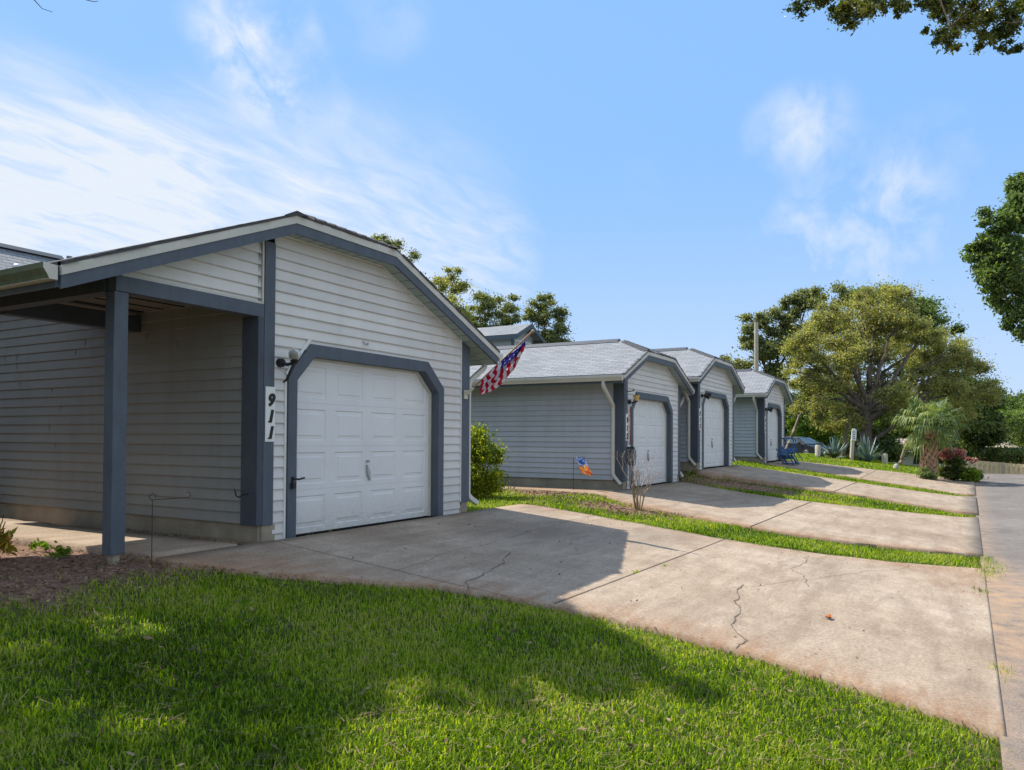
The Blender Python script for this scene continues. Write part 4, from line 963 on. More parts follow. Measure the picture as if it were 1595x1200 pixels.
oakY = [cl(1290, 500, DD, 44, 30, 5200, 20), cl(1340, 490, DD+1, 50, 26, 5200, 20), cl(1395, 495, DD, 44, 26, 4600, 18), cl(1260, 540, DD-1, 32, 32, 3600, 14), cl(1245, 580, DD-1, 20, 34, 1800, 9), cl(1310, 550, DD-2, 46, 32, 4200, 16), cl(1370, 540, DD+1, 50, 36, 4200, 16),
        cl(1440, 520, DD+1, 36, 24, 3200, 13), cl(1470, 555, DD+1, 42, 26, 3600, 14), cl(1515, 560, DD+1, 34, 26, 2600, 12), cl(1500, 600, DD, 44, 30, 3600, 14), cl(1435, 590, DD, 46, 32, 3600, 14), cl(1395, 615, DD-3, 34, 22, 2800, 12), cl(1300, 610, DD-1, 30, 34, 2400, 10),
        cl(1250, 560, DD+2, 34, 34, 3000, 12), cl(1255, 615, DD+2, 30, 36, 2600, 12), cl(1300, 655, DD+3, 34, 22, 1800, 8), cl(1330, 520, DD+3, 70, 40, 6500, 24), cl(1430, 545, DD+3, 80, 46, 6500, 24), cl(1350, 590, DD+2, 60, 34, 5200, 20), cl(1290, 580, DD+2, 44, 40, 3600, 14), cl(1480, 640, DD+2, 44, 24, 2600, 12), cl(1370, 460, DD+1, 60, 14, 2600, 12), cl(1270, 640, DD, 30, 26, 1700, 8), cl(1325, 655, DD-1, 18, 24, 900, 6), cl(1410, 640, DD-3, 34, 18, 2000, 9), cl(1545, 610, DD+1, 22, 30, 1700, 8)]
tree('oak_tree', b, at(1352, 640, D-4), .40, oakY, M['oak_y'], M['bark'], 'large yellow green live oak with a leaning dark trunk beyond the agaves', 'tree', gR, .135, .075, seed=63,
     extra=[(at(1352, 655, D-4), at(1395, 628, D-5), .22, .10), (at(1356, 690, D-4), at(1402, 655, D-5), .16, .08), (at(1345, 715, D-4), at(1333, 722, D-4), .45, .25)])
# leaning pale trunks
def lean(px0, py0, px1, py1, dep, r0, label, cls, mat, seed):
    a = at(px0, py0, dep); a = Vector((a.x, a.y, Tf(a.x, a.y))); root = empty('leaning_tree', a, label, 'tree', 'leaning trees under the oaks')
    mb = MB(); e = at(px1, py1, dep)-a; limb(mb, (0, 0, -.2), e, r0, r0*.5, 8, .06, seed)
    r = random.Random(seed); rel = []
    for c, rad, n, k in cls: c = Vector(c)-a; rel.append((tuple(c), rad, n, k)); limb(mb, e, c, r0*.5, r0*.15, 6, .12, seed+3)
    mb.build('trunk', M['bark_pale'], root); leaves('crown', rel, mat, .17, .10, root)
lean(1222, 676, 1245, 648, 52, .17, 'pale trunk leaning right at the corner of the farthest garage', [cl(1262, 625, 52, 26, 18, 1100, 7)], M['oak_d'], 71)
lean(1312, 668, 1325, 640, 49, .16, 'pale forked trunk left of the big dark oak trunk', [cl(1330, 622, 49, 22, 16, 900, 6), cl(1345, 632, 49, 14, 10, 400, 4)], M['oak_y'], 72)
lean(1400, 715, 1412, 690, 50, .14, 'grey trunk leaning right behind the lawn left of the palm', [cl(1425, 668, 50, 24, 18, 1100, 7)], M['oak_g'], 73)

# bushes
def bush(name, px, py, dep, rx, rz, n, k, mat, label, L=.1, W=.06, group=None, cat='bush', ground=True, more=()):
    c = at(px, py, dep); s = dep/F; z = Tf(c.x, c.y); root = empty(name, (c.x, c.y, z), label, cat, group)
    cen = (0, 0, c.z-z); mb = MB(); r = random.Random(int(px+py))
    for q in range(7): limb(mb, (r.uniform(-.08, .08), r.uniform(-.08, .08), -.05), (r.uniform(-.6, .6)*rx*s, r.uniform(-.6, .6)*rx*s, c.z-z+r.uniform(-.3, .5)*rz*s), .025, .006, 5, .1, q)
    mb.build('stems', M['bark'], root)
    leaves('foliage', [(cen, (rx*s, rx*s, rz*s), n, k)] + [((dx*s, 0, c.z-z+dz*s), (r1*s, r1*s, r2*s), n_, k_) for dx, dz, r1, r2, n_, k_ in more], mat, L, W, root); return root
def bushw(name, x, y, zc, rx, rz, n, k, mat, label, L, W, group=None, cat='bush'):
    z = Tf(x, y); root = empty(name, (x, y, z), label, cat, group); mb = MB(); r = random.Random(int(x*10))
    for q in range(8): limb(mb, (r.uniform(-.1, .1), r.uniform(-.1, .1), -.05), (r.uniform(-.5, .5)*rx, r.uniform(-.5, .5)*rx, zc+r.uniform(-.3, .5)*rz), .022, .006, 5, .1, q)
    mb.build('stems', M['bark'], root); leaves('foliage', [((0, 0, zc), (rx, rx, rz), n, k)], mat, L, W, root); return root
bushw('round_bush', 12.9, 8.15, .70, .64, .93, 15000, 60, M['shrub'], 'dense round green bush between the nearest garage and the 912 side wall', .062, .034)
bush('round_bush', 1268, 675, 58, 48, 36, 14000, 60, M['thuja'], 'big bright green dome shaped bush behind the parked car', .16, .09)
gJ = 'leafy bushes behind the wooden fence'
bush('leafy_bush', 1532, 672, 62, 36, 34, 9000, 34, M['jungle'], 'tall dark green bush left of the patio umbrella', .22, .13, gJ)
bush('leafy_bush', 1585, 665, 72, 40, 26, 7000, 28, M['thuja'], 'yellow green shrubs above the patio umbrella at the right edge', .22, .14, gJ)
bush('leafy_bush', 1545, 655, 75, 40, 24, 6000, 26, M['thuja'], 'yellow green shrub behind the tall dark bush', .22, .14, gJ)
bush('leafy_bush', 1600, 640, 90, 50, 30, 7000, 28, M['oak_g'], 'tall green trees closing the view at the right edge behind the umbrella', .26, .16, gJ)
bush('leafy_bush', 1500, 690, 70, 40, 26, 7000, 28, M['jungle'], 'dark bush between the palm and the patio umbrella', .22, .13, gJ)
bush('leafy_bush', 1560, 712, 60, 60, 12, 6000, 26, M['jungle'], 'low dark green planting just behind the wooden fence', .20, .12, gJ)
bush('leafy_bush', 1450, 700, 58, 46, 24, 7000, 28, M['jungle'], 'dark bushes directly behind the palm trunk', .2, .12, gJ)
bush('leafy_bush', 1385, 705, 56, 26, 20, 4000, 18, M['jungle'], 'dark bush between the leaning grey trunk and the agaves', .2, .12, gJ)
bush('leafy_bush', 1310, 700, 60, 30, 26, 4500, 20, M['jungle'], 'dark bush behind the white sign post', .2, .12, gJ)
bush('leafy_bush', 1350, 690, 66, 50, 30, 6000, 24, M['jungle'], 'shaded undergrowth behind the big oak trunk', .22, .13, gJ)
# far wood closing the horizon
far = []
for i in range(16):
    px = 1120+i*36; far.append(cl(px, 662+random.uniform(-8, 8), 95+random.uniform(-6, 8), 38, 52+random.uniform(0, 14), 6500, 20))
fw_ = leaves('far_wood', far, M['jungle'], .42, .28)
tag(fw_, 'dark wood closing the view far behind the oaks', 'wood', kind='stuff')

# tree at the right edge
b = (31.5, -9.5, Tf(31.5, -9.5)); D = 27
tree('oak_tree', b, at(1700, 520, 27.5), .3, [cl(1548, 345, D, 30, 22, 2600, 12), cl(1530, 400, D+.5, 26, 26, 2600, 12), cl(1560, 395, D, 34, 34, 6500, 26), cl(1585, 340, D, 34, 40, 5500, 22), cl(1545, 430, D, 30, 26, 3800, 16), cl(1590, 290, D+1, 22, 34, 2600, 12), cl(1575, 460, D, 34, 30, 4200, 18), cl(1590, 505, D, 30, 30, 3200, 14), cl(1640, 420, D+1, 70, 90, 12000, 36), cl(1530, 375, D, 14, 8, 500, 4)],
     M['oak_g'], M['bark'], 'dense green tree reaching in at the right edge of the picture', 'tree', 'trees framing the view', .13, .075, seed=83)

# ------------------------------------------------------------------ overhanging oak across the road, near branches at the top right
b = Vector((11.5, -6.5, -.85)); root = empty('overhanging_tree', b, 'leafy branches hanging in from the top right corner of the picture', 'tree', 'trees framing the view')
mb = MB(); fk = Vector((11.3, -5.2, 5.0)); limb(mb, Vector((0, 0, -.3)), fk-b, .38, .28, 12, .08, 4)
D = 10.5; tips = [(1300, 2), (1345, 8), (1385, 5), (1470, 5), (1500, 25), (1545, 30), (1580, 50), (1480, 55), (1350, -60), (1500, -70), (1250, 2)]
hub = at(1420, -170, D+.6)
limb(mb, fk-b, hub-b, .22, .12, 9, .08, 6)
ci = []
for i, (x, y) in enumerate(tips):
    e = at(x, y-14, D+random.uniform(-.7, .7)); limb(mb, hub.lerp(fk, random.uniform(0, .15))-b, e-b, .045, .008, 6, .1, i+20, .03)
    for q in range(4):
        e2 = e + Vector((random.uniform(-.3, .3), random.uniform(-.3, .3), random.uniform(-.25, .1))); limb(mb, e-b, e2-b, .008, .003, 4, .1, i*4+q)
mb.build('trunk', M['bark'], root)
C3 = [(1250, 10, 18, 16, 240), (1275, -6, 22, 22, 420), (1305, 8, 26, 24, 650), (1335, 14, 26, 28, 800), (1365, 5, 24, 26, 700), (1392, 2, 20, 20, 480), (1405, 18, 12, 12, 170), (1290, -40, 60, 30, 1500), (1380, -40, 60, 30, 1500),
      (1440, -2, 14, 14, 260), (1462, 4, 22, 20, 500), (1485, 18, 26, 28, 800), (1515, 22, 28, 30, 900), (1550, 28, 26, 30, 850), (1578, 48, 18, 26, 520), (1470, 60, 20, 18, 380), (1490, 74, 8, 8, 90), (1540, 68, 18, 14, 320), (1575, 75, 14, 12, 200), (1445, 48, 7, 7, 50), (1590, 20, 20, 30, 600), (1500, -35, 60, 30, 1700), (1600, -30, 50, 40, 1500)]
leaves('crown', [(tuple(at(x, y, D+random.uniform(-.5, .5))-b), (rx*D/F, rx*D/F*1.4, rz*D/F), n, 9) for x, y, rx, rz, n in C3], M['near_leaf'], .068, .026, root, drop=.4)

# big oak left of the view: its canopy hangs above and behind the camera side of the lawn
b = Vector((-1.5, 12.5, -.05)); root = empty('shade_tree', b, 'oak with drooping twig tips at the top left corner of the picture', 'tree', 'trees framing the view')
mb = MB(); limb(mb, (0, 0, -.3), (.6, -.4, 5), .42, .34, 12, .05, 5)
def sunpt(x, y, h): g = Tf(x, y); t = (h-g)/sd.z; return Vector((x, y, g)) + sd*t
shade = []; bX = [0, 1, 2.7, 3.07, 3.36, 3.7, 4.38, 4.95, 5.32, 5.68, 6.0, 6.35]; bY = [2.3, 2.3, 2.5, 2.78, 2.76, 2.55, 2.04, 1.48, 1.45, 1.78, 2.44, 3.4]
for x in np.arange(.8, 6.3, .40):
    for y in np.arange(1.0, 7.2, .42):
        xx = x+random.uniform(-.1, .1); yy = y+random.uniform(-.1, .1)
        if yy < np.interp(xx, bX, bY)+.28: continue
        g_ = 800
        if math.hypot((xx-3.35)/.62, (yy-4.95)/.42) < 1: continue
        if math.hypot((xx-4.3)/.38, (yy-4.6)/.3) < 1: continue
        if math.hypot((xx-2.5)/.3, (yy-3.75)/.2) < 1 : continue
        shade.append((xx, yy, random.uniform(8.6, 10.2), .36, g_))
lc = []; hubs = []
for hx_, hy_ in ((1.6, 4.0), (3.0, 5.6), (3.4, 3.6), (4.8, 3.2), (5.0, 5.2), (2.2, 6.4)):
    h_ = sunpt(hx_, hy_, 9.0)-b; hubs.append(h_); mid = Vector((.6, -.4, 5)).lerp(h_, .5)+Vector((0, 0, .5)); limb(mb, (.6, -.4, 4.9), mid, .16, .08, 7, .08, int(hx_*9)); limb(mb, mid, h_, .08, .03, 6, .1, int(hy_*9))
for i, (x, y, h, r_, n) in enumerate(shade):
    c = sunpt(x, y, h)-b; lc.append((tuple(c), (r_, r_*1.3, r_*.6), n, 5)); hh = min(hubs, key=lambda q: (q-c).length); limb(mb, hh, c, .02, .006, 4, .08, i+40, seg=5)
tw = [(40, -6), (62, 8), (82, 18), (140, 1), (150, 4)]
a0 = at(20, -90, 9.5)-b; limb(mb, (.6, -.4, 5), a0, .10, .03, 6, .08, 90)
limb(mb, a0, at(35, -20, 9)-b, .03, .008, 5, .08, 91)
mb.tube([at(35, -20, 9)-b, at(55, 2, 9)-b, at(66, 14, 9)-b, at(82, 19, 9)-b], [.008, .006, .004, .003], 5)
mb.tube([at(120, -20, 9)-b, at(134, 0, 9)-b, at(146, 3, 9)-b, at(153, 2, 9)-b], [.008, .006, .004, .003], 5); limb(mb, a0, at(120, -20, 9)-b, .02, .008, 5, .05, 92)
mb.build('trunk', M['bark'], root); leaves('crown', lc, M['shade_leaf'], .12, .08, root, spread=.75)

# ------------------------------------------------------------------ bare crape myrtle
base = Vector((13.89, 5.12, Tf(13.89, 5.12))); root = empty('bare_shrub', base, 'leafless many stemmed shrub on the grass strip in front of the 912 door', 'shrub')
mb = MB(); tw = MB(); r = random.Random(17)
def grow(p, dr, L, rad, lev):
    q = p + dr*L; m = p.lerp(q, .5)+Vector((r.uniform(-1, 1), r.uniform(-1, 1), 0))*L*.06
    (mb if lev < 2 else tw).tube([p, m, q], [rad, rad*.85, rad*.7], 5, cap=False)
    if lev >= 4: return
    for _ in range(2 if lev < 3 else 3):
        d2 = (dr + Vector((r.uniform(-.5, .5), r.uniform(-.5, .5), r.uniform(-.1, .3)))).normalized(); grow(q, d2, L*r.uniform(.5, .75), rad*.62, lev+1)
for k in range(9):
    a = k/9*2*math.pi; d0 = Vector((math.cos(a)*r.uniform(.08, .34), math.sin(a)*r.uniform(.08, .34), 1)).normalized()
    grow(Vector((math.cos(a)*.05, math.sin(a)*.05, -.03)), d0, r.uniform(.26, .5), r.uniform(.010, .018), 0 if k % 3 else 1)
mb.build('stems', M['twig'], root); tw.build('twigs', m_bark('pale_twig', (.30, .24, .20), (.52, .42, .38)), root)

# ------------------------------------------------------------------ palm
base = Vector((34.72, .51, Tf(34.72, .51))); root = empty('palm_tree', base, 'short shaggy cabbage palm with a criss cross trunk beside the red flowers', 'palm')
mb = MB(); pts = []; rad = []
for i in range(9): t = i/8; pts.append((.05*math.sin(t*3), 0, -.2+2.25*t)); rad.append(.23-.05*t+.02*math.sin(t*9))
mb.tube(pts, rad, 14)
for k in range(90):      # cut frond boots in a criss cross pattern
    t = k/90; a = k*2.4; z = -.05+1.95*t; rr_ = .23-.05*t
    p = Vector((rr_*math.cos(a), rr_*math.sin(a), z)); o_ = Vector((math.cos(a), math.sin(a), 0)); s_ = Vector((-o_.y, o_.x, 0))
    for sg in (-1, 1): mb.tube([p+s_*sg*.02, p+s_*sg*.10+o_*.05+Vector((0, 0, .12)), p+s_*sg*.13+o_*.09+Vector((0, 0, .2))], [.045, .03, .018], 5)
t = NT('palm_trunk'); v = t.coord(scale=(3, 3, 3)); n = t.noise(v, 3, 6, .7); t.bump(n, .6, .03)
mb.build('trunk', t.fin(t.ramp(n, [(.3, (.20, .12, .08)), (.5, (.46, .30, .19)), (.7, (.72, .55, .38))]), .95), root)
r = random.Random(31); V = []; 
for k in range(58):
    a = k*2.39996+r.uniform(-.3, .3); el = r.uniform(-.95, 1.2); Ls = r.uniform(.72, 1.05)
    d0 = Vector((math.cos(a)*math.cos(el), math.sin(a)*math.cos(el), math.sin(el))); p0 = Vector((0, 0, 2.25)); hub_ = p0 + d0*Ls*.75; hub_.z += .12*(1-abs(el))
    s_ = d0.cross(Vector((0, 0, 1))).normalized(); u_ = s_.cross(d0)
    V.append([p0-s_*.015, p0+s_*.015, hub_+s_*.01, hub_-s_*.01])
    for q in range(15):
        f = -1.25+2.5*q/14; dd = (d0*math.cos(f)+s_*math.sin(f)).normalized(); LL = Ls*(.95-.25*abs(f))*r.uniform(.85, 1.05)
        tip = hub_+dd*LL*.62+u_*.03; end = tip + dd*LL*.22 + Vector((0, 0, -1))*LL*.42*r.uniform(.6, 1.2); w_ = (dd.cross(u_)).normalized()*.028
        V.append([hub_, tip-w_, tip+w_, hub_+w_*.2]); V.append([tip-w_, end, end, tip+w_])
Vn = np.array([[tuple(q) for q in f] for f in V]); npmesh('fronds', Vn.reshape(-1, 3), np.full(len(V), 4), np.arange(len(V)*4), M['palm'], root)

# agaves
gA = 'blue agaves in the planting bed'
def agave(px, py, dep, R0, label, seed):
    p = at(px, py, dep); z = Tf(p.x, p.y); r = random.Random(seed); V = []
    for k in range(34):
        a = r.uniform(0, 6.283); el = r.uniform(.12, 1.45); L = R0*r.uniform(.8, 1.1); d0 = Vector((math.cos(a)*math.cos(el), math.sin(a)*math.cos(el), math.sin(el)))
        s_ = Vector((-math.sin(a), math.cos(a), 0)); P = [Vector((0, 0, 0)), d0*L*.35, d0*L*.7+Vector((0, 0, -.02)), d0*L+Vector((0, 0, -.06*math.cos(el)))]; W = [.05, .075, .05, .004]
        for i in range(3): V.append([P[i]-s_*W[i], P[i+1]-s_*W[i+1], P[i+1]+s_*W[i+1], P[i]+s_*W[i]])
    V = np.array([[tuple(q) for q in f] for f in V]); o = npmesh('agave', V.reshape(-1, 3), np.full(len(V), 4), np.arange(len(V)*4), M['agave']); o.location = (p.x, p.y, z); tag(o, label, 'agave', gA); return o
agave(1300, 712, 44, 1.35, 'blue agave left of the white sign post', 1)
agave(1352, 714, 43, 1.6, 'largest blue agave, right of the white sign post', 2)
agave(1335, 716, 43.5, .95, 'small blue agave at the foot of the largest one', 3)
agave(1279, 713, 43, .5, 'small pale agave beside the short wooden bollard', 4)
for k, (px, py) in enumerate([(1295, 706), (1330, 710)]):
    bushw('low_plant', *[at(px, py, 43.5)[i] for i in (0, 1)], .18, .35, .2, 500, 8, M['croton'] if k else M['jungle'], ['low dark plant at the base of the left agave', 'low yellow flowering plant between the agaves'][k], .08, .05, cat='plant')

# posts
def bollard(px, dep, h, label):
    p = at(px, 700, dep); z = Tf(p.x, p.y); mb = MB(); mb.tube([(0, 0, -.2), (0, 0, h-.04), (0, 0, h)], [.16, .155, .12], 14)
    o = mb.build('bollard', M['wood2']); o.location = (p.x, p.y, z); tag(o, label, 'bollard', 'short wooden bollards by the lawn')
bollard(1274, 43, .70, 'short wooden bollard in front of the parked car'); bollard(1378, 43, .62, 'short wooden bollard right of the agaves')
p = at(1326, 700, 43); z = Tf(p.x, p.y); sp = empty('sign_post', (p.x, p.y, z), 'white topped leaning wooden sign post among the agaves', 'sign post')
mb = MB(); mb.box(-.09, .09, -.06, .06, -.2, 1.25); mb.build('post', M['wood2'], sp)
mb = MB(); mb.box(-.15, .15, -.10, -.062, 1.15, 1.70); mb.tube([(0, -.10, 1.70), (0, -.062, 1.70)], .15, 18); mb.build('sign_board', M['white'], sp)
mb = MB(); mb.box(-.06, .06, -.108, -.101, 1.48, 1.52); mb.box(-.07, .05, -.108, -.101, 1.36, 1.40); mb.box(-.05, .07, -.108, -.101, 1.25, 1.29); mb.build('sign_mark', M['digit'], sp)
sp.rotation_euler = (R_(-4), R_(7), R_(-50))
p = at(1396, 736, 37); z = Tf(p.x, p.y); mb = MB(); mb.ball((0, 0, .1), .16, 12, 8, sc=(1, .8, 1.15)); o = mb.build('rock', m_paint('pale_stone', (.45, .42, .36), .2, 6, .9, .3)); o.location = (p.x, p.y, z); tag(o, 'small pale rock at the edge of the last driveway', 'rock')
for v in o.data.vertices: v.co *= 1+.12*math.sin(v.co.x*30+v.co.z*17)

# red flowering shrub beside palm
x, y = 35.9, -.35; z = Tf(x, y); rs = empty('flowering_shrub', (x, y, z), 'shrub topped with red blooms right of the palm trunk', 'shrub')
leaves('foliage', [((0, 0, .55), (.62, .62, .5), 3600, 24), ((.5, -.5, .25), (.5, .5, .3), 1600, 10)], M['jungle'], .12, .06, rs)
leaves('blooms', [((-.05, .1, 1.12), (.62, .62, .26), 1700, 22), ((.5, -.6, .85), (.22, .22, .14), 260, 5)], M['flower'], .085, .05, rs)
mb = MB(); [limb(mb, (0, 0, -.05), (math.cos(k)*.4, math.sin(k)*.4, .9), .02, .008, 5, .1, k) for k in range(7)]; mb.build('stems', M['bark'], rs)
bushw('low_plant', 35.6, -.95, .28, .42, .3, 1700, 14, M['thuja'], 'low bright green plant at the roadside below the red flowering shrub', .09, .05, cat='plant')
bushw('low_plant', 34.3, .55, .2, .3, .35, 700, 10, M['palm'], 'tuft of spiky leaves left of the palm trunk', .22, .03, cat='plant')

# ------------------------------------------------------------------ wooden fence beyond the road
a = at(1502, 741, 56); b = at(1680, 757, 52); za = Tf(a.x, a.y); zb = Tf(b.x, b.y); a.z = at(1502, 741, 56).z
fr = empty('wooden_fence', a, 'weathered shadow box wooden fence across the far side of the road', 'fence')
rot = math.atan2(b.y-a.y, b.x-a.x); Lf = (Vector((b.x, b.y))-Vector((a.x, a.y))).length; fr.rotation_euler = (0, 0, rot); slope = (b.z-a.z)/Lf
mb = MB(); r = random.Random(2); n = int(Lf/.15)
for k in range(n):
    x = k*.15; sd_ = -1 if k % 2 else 1; z0 = slope*x; mb.box(x, x+.14, sd_*.035-.01, sd_*.035+.01, z0-.1, z0+1.18+r.uniform(-.015, .015))
mb.build('pickets', M['wood'], fr)
mb = MB(); [mb.prism([(0, zq-.04), (Lf, zq-.04+slope*Lf), (Lf, zq+.04+slope*Lf), (0, zq+.04)], -.02, .02) for zq in (.25, .95)]; mb.build('rails', M['wood'], fr)
for k in range(0, int(Lf/2.4)+1):
    mb = MB(); x = k*2.4; mb.box(x-.05, x+.05, -.08, .08, slope*x-.3, slope*x+1.22); mb.build('fence_post', M['wood2'], fr)
# patio umbrella
p = at(1562, 728, 66); um = empty('patio_umbrella', (p.x, p.y, Tf(p.x, p.y)), 'cream patio umbrella behind the wooden fence', 'umbrella')
top = at(1560, 688, 66).z-Tf(p.x, p.y); mb = MB(); R1 = 1.55
for k in range(8):
    a0, a1 = k*math.pi/4, (k+1)*math.pi/4; mb.face([(0, 0, top), (R1*math.cos(a0), R1*math.sin(a0), top-.55), (R1*math.cos((a0+a1)/2)*.97, R1*math.sin((a0+a1)/2)*.97, top-.50)]); mb.face([(0, 0, top), (R1*math.cos((a0+a1)/2)*.97, R1*math.sin((a0+a1)/2)*.97, top-.50), (R1*math.cos(a1), R1*math.sin(a1), top-.55)])
mb.build('canopy', cloth('umbrella_cloth', (.50, .44, .34)), um)
mb = MB(); mb.tube([(0, 0, -.5), (0, 0, top+.1)], .035, 8); mb.build('pole', M['white'], um)
mb = MB(); mb.tube([(-.5, -.4, top-.05), (-.5, -.4, top-.9), (-.48, -.4, top-1.6)], [.10, .17, .12], 9); mb.build('folded_drape', cloth('pale_drape', (.50, .52, .58)), um)

# houses far beyond
hA = at(1395, 706, 78); hr = empty('far_house', (hA.x, hA.y, Tf(hA.x, hA.y)), 'low house with a pinkish tan roof glimpsed behind the palm', 'house', 'houses beyond the wood')
def far_house(root, w, dpt, hw, hr_, rot, roofm, wallm):
    root.rotation_euler = (0, 0, rot); mb = MB(); mb.box(-w/2, w/2, -dpt/2, dpt/2, -1, hw); mb.build('wall', wallm, root)
    mb = MB(); e = .4
    roof_face(mb, [(-w/2-e, -dpt/2-e, hw), (w/2+e, -dpt/2-e, hw), (w/2-dpt/3, 0, hw+hr_), (-w/2+dpt/3, 0, hw+hr_)]); roof_face(mb, [(w/2+e, dpt/2+e, hw), (-w/2-e, dpt/2+e, hw), (-w/2+dpt/3, 0, hw+hr_), (w/2-dpt/3, 0, hw+hr_)])
    roof_face(mb, [(-w/2-e, dpt/2+e, hw), (-w/2-e, -dpt/2-e, hw), (-w/2+dpt/3, 0, hw+hr_)]); roof_face(mb, [(w/2+e, -dpt/2-e, hw), (w/2+e, dpt/2+e, hw), (w/2-dpt/3, 0, hw+hr_)])
    mb.build('roof', roofm, root)
    for k in range(3):
        mb = MB(); x = -w/3+k*w/3; mb.box(x-.6, x+.6, -dpt/2-.03, -dpt/2-.01, .9, 2.0); mb.build('window', flatm('dark_glass', (.03, .035, .04), .1), root)
far_house(hr, 12, 9, at(1395, 706, 78).z-hr.location.z+.2, 1.3, R_(-60), m_shingle('pink_shingles', (.42, .33, .30)), M['cream'])
hB = at(1600, 715, 74); hr2 = empty('far_house', (hB.x, hB.y, Tf(hB.x, hB.y)), 'orange walled house at the right edge behind the fence', 'house', 'houses beyond the wood')
far_house(hr2, 4, 6, 2.2, .9, R_(-60), M['shingle_brown'], m_paint('orange_stucco', (.38, .20, .10), .15, 2, .9, .1))

# house left behind the nearest garage
hs = empty('house', (5.5, 19, -.05), 'single storey house whose shingled roof shows above the porch gutter at the left', 'house')
ho_ = Vector((5.5, 19, -.05))
mb = MB(); q = [(-6, 14.3, 2.9), (12.3, 14.3, 2.9), (9.75, 17.2, 5.15), (-3, 17.2, 5.15)]
mb2 = MB(); roof_slab(mb2, q); roof_slab(mb2, [(12.3, 14.3, 2.9), (12.3, 22, 2.9), (9.75, 17.2, 5.15)]); roof_slab(mb2, [(-6, 22, 2.9), (-6, 14.3, 2.9), (-3, 17.2, 5.15)]); roof_slab(mb2, [(12.3, 22, 2.9), (-6, 22, 2.9), (-3, 17.2, 5.15), (9.75, 17.2, 5.15)])
rf = mb2.build('roof', M['shingle'], hs, org=ho_)
mb = MB(); mb.prism([(17.05, 5.10), (17.2, 5.21), (17.35, 5.10)], -3, 9.6, 'x'); mb.build('ridge_vent', M['blue_dark'], rf, org=ho_)
vp = at(108, 407, 14.3); mb = MB(); mb.tube([(vp.x, vp.y, vp.z-.5), (vp.x, vp.y, vp.z+.09)], .05, 12); mb.build('vent_pipe', M['pipe'], rf, org=ho_)
vq = at(28, 418, 14); mb = MB(); mb.tube([(vq.x, vq.y, vq.z-.3), (vq.x, vq.y, vq.z)], .03, 10); mb.ball((vq.x, vq.y, vq.z+.02), .09, 14, 8, sc=(1, 1, .7)); mb.build('roof_vent', M['galv'], rf, org=ho_)
mb = MB(); siding(mb, [(-5.5, -.3), (11.8, -.3), (11.8, 2.9), (-5.5, 2.9)], lambda s, z, o: (s, 14.8-o, z)); mb.build('wall', SD(M['siding_side']), hs, org=ho_)
mb = MB(); siding(mb, [(14.8, -.3), (21.5, -.3), (21.5, 2.9), (14.8, 2.9)], lambda s, z, o: (11.8+o, s, z)); mb.build('wall', SD(M['siding_side']), hs, org=ho_)
mb = MB(); mb.box(4.7, 5.65, 14.74, 14.785, -.05, 2.1); mb.build('front_door', M['blue_dark'], hs, org=ho_)

# hedge added out of view to darken the porch from the left
hg = empty('shade_hedge', (.9, 12, -.05), 'unseen leafy hedge along the left side of the porch yard', 'shade_hedge'); mb = MB()
for k in range(7): limb(mb, (random.uniform(-.5, .5), -3.6+k*1.3, -.05), (random.uniform(-.5, .5), -3.6+k*1.3, 3.4), .05, .02, 6, .1, k)
mb.build('stems', M['bark'], hg); leaves('foliage', [((0, -3.4+1.5*k, 2.2), (.95, 1.2, 2.3), 7000, 26) for k in range(6)], M['shrub'], .12, .075, hg)

# two storey gable behind unit 912
us = empty('upper_storey_house', (33.36, 21, -.05), 'taller grey house whose gabled upper storey rises behind the 912 roof', 'house'); uo = Vector((33.36, 21, 0))
mb = MB(); xc = 33.36; yf = 18.5; hw_ = 1.15
siding(mb, [(xc-hw_, 2), (xc+hw_, 2), (xc+hw_, 6.35), (xc, 6.85), (xc-hw_, 6.35)], lambda s, z, o: (s, yf-o, z)); siding(mb, [(yf, 2), (30, 2), (30, 6.3), (yf, 6.3)], lambda s, z, o: (xc-hw_-o, s, z)); mb.build('wall', SD(M['siding_side']), us, org=uo)
mb = MB(); rz_ = 7.02; roof_slab(mb, [(xc-1.5, yf-.5, 6.33), (xc, yf-.5, rz_), (xc, 30, rz_), (xc-1.5, 30, 6.33)], .12); roof_slab(mb, [(xc+1.5, yf-.5, 6.33), (xc+1.5, 30, 6.33), (xc, 30, rz_), (xc, yf-.5, rz_)], .12); mb.build('roof', M['shingle'], us, org=uo)
mb = MB(); mb.ribbon([(xc-1.52, 6.30), (xc, 7.0), (xc+1.52, 6.30)], -.20, -.0, yf-.53, yf-.501); mb.box(xc-1.53, xc-1.505, yf-.5, 30, 6.08, 6.29); mb.build('rake_board', M['blue'], us, org=uo)
mb = MB(); mb.box(xc-hw_-.03, xc-hw_+.16, yf-.05, yf-.021, 2, 6.3); mb.box(xc+hw_-.16, xc+hw_+.03, yf-.05, yf-.021, 2, 6.3); mb.build('corner_board', M['blue'], us, org=uo)
mb = MB(); mb.box(xc-.85, xc+.75, yf-.05, yf-.022, 4.9, 6.15); wn_ = mb.build('window', M['white'], us, org=uo)
mb = MB(); mb.box(xc-.78, xc+.68, yf-.056, yf-.051, 4.97, 6.08); mb.build('pane', flatm('window_glass', (.25, .32, .42), .08, 0, .8), wn_, org=uo)
mb = MB(); [mb.box(xc-.78+.365*k-.02, xc-.78+.365*k+.02, yf-.064, yf-.057, 4.97, 6.08) for k in range(1, 4)]; [mb.box(xc-.78, xc+.68, yf-.0645, yf-.0572, 4.97+.277*k-.02, 4.97+.277*k+.02) for k in range(1, 4)]; mb.build('muntins', M['white'], wn_, org=uo)
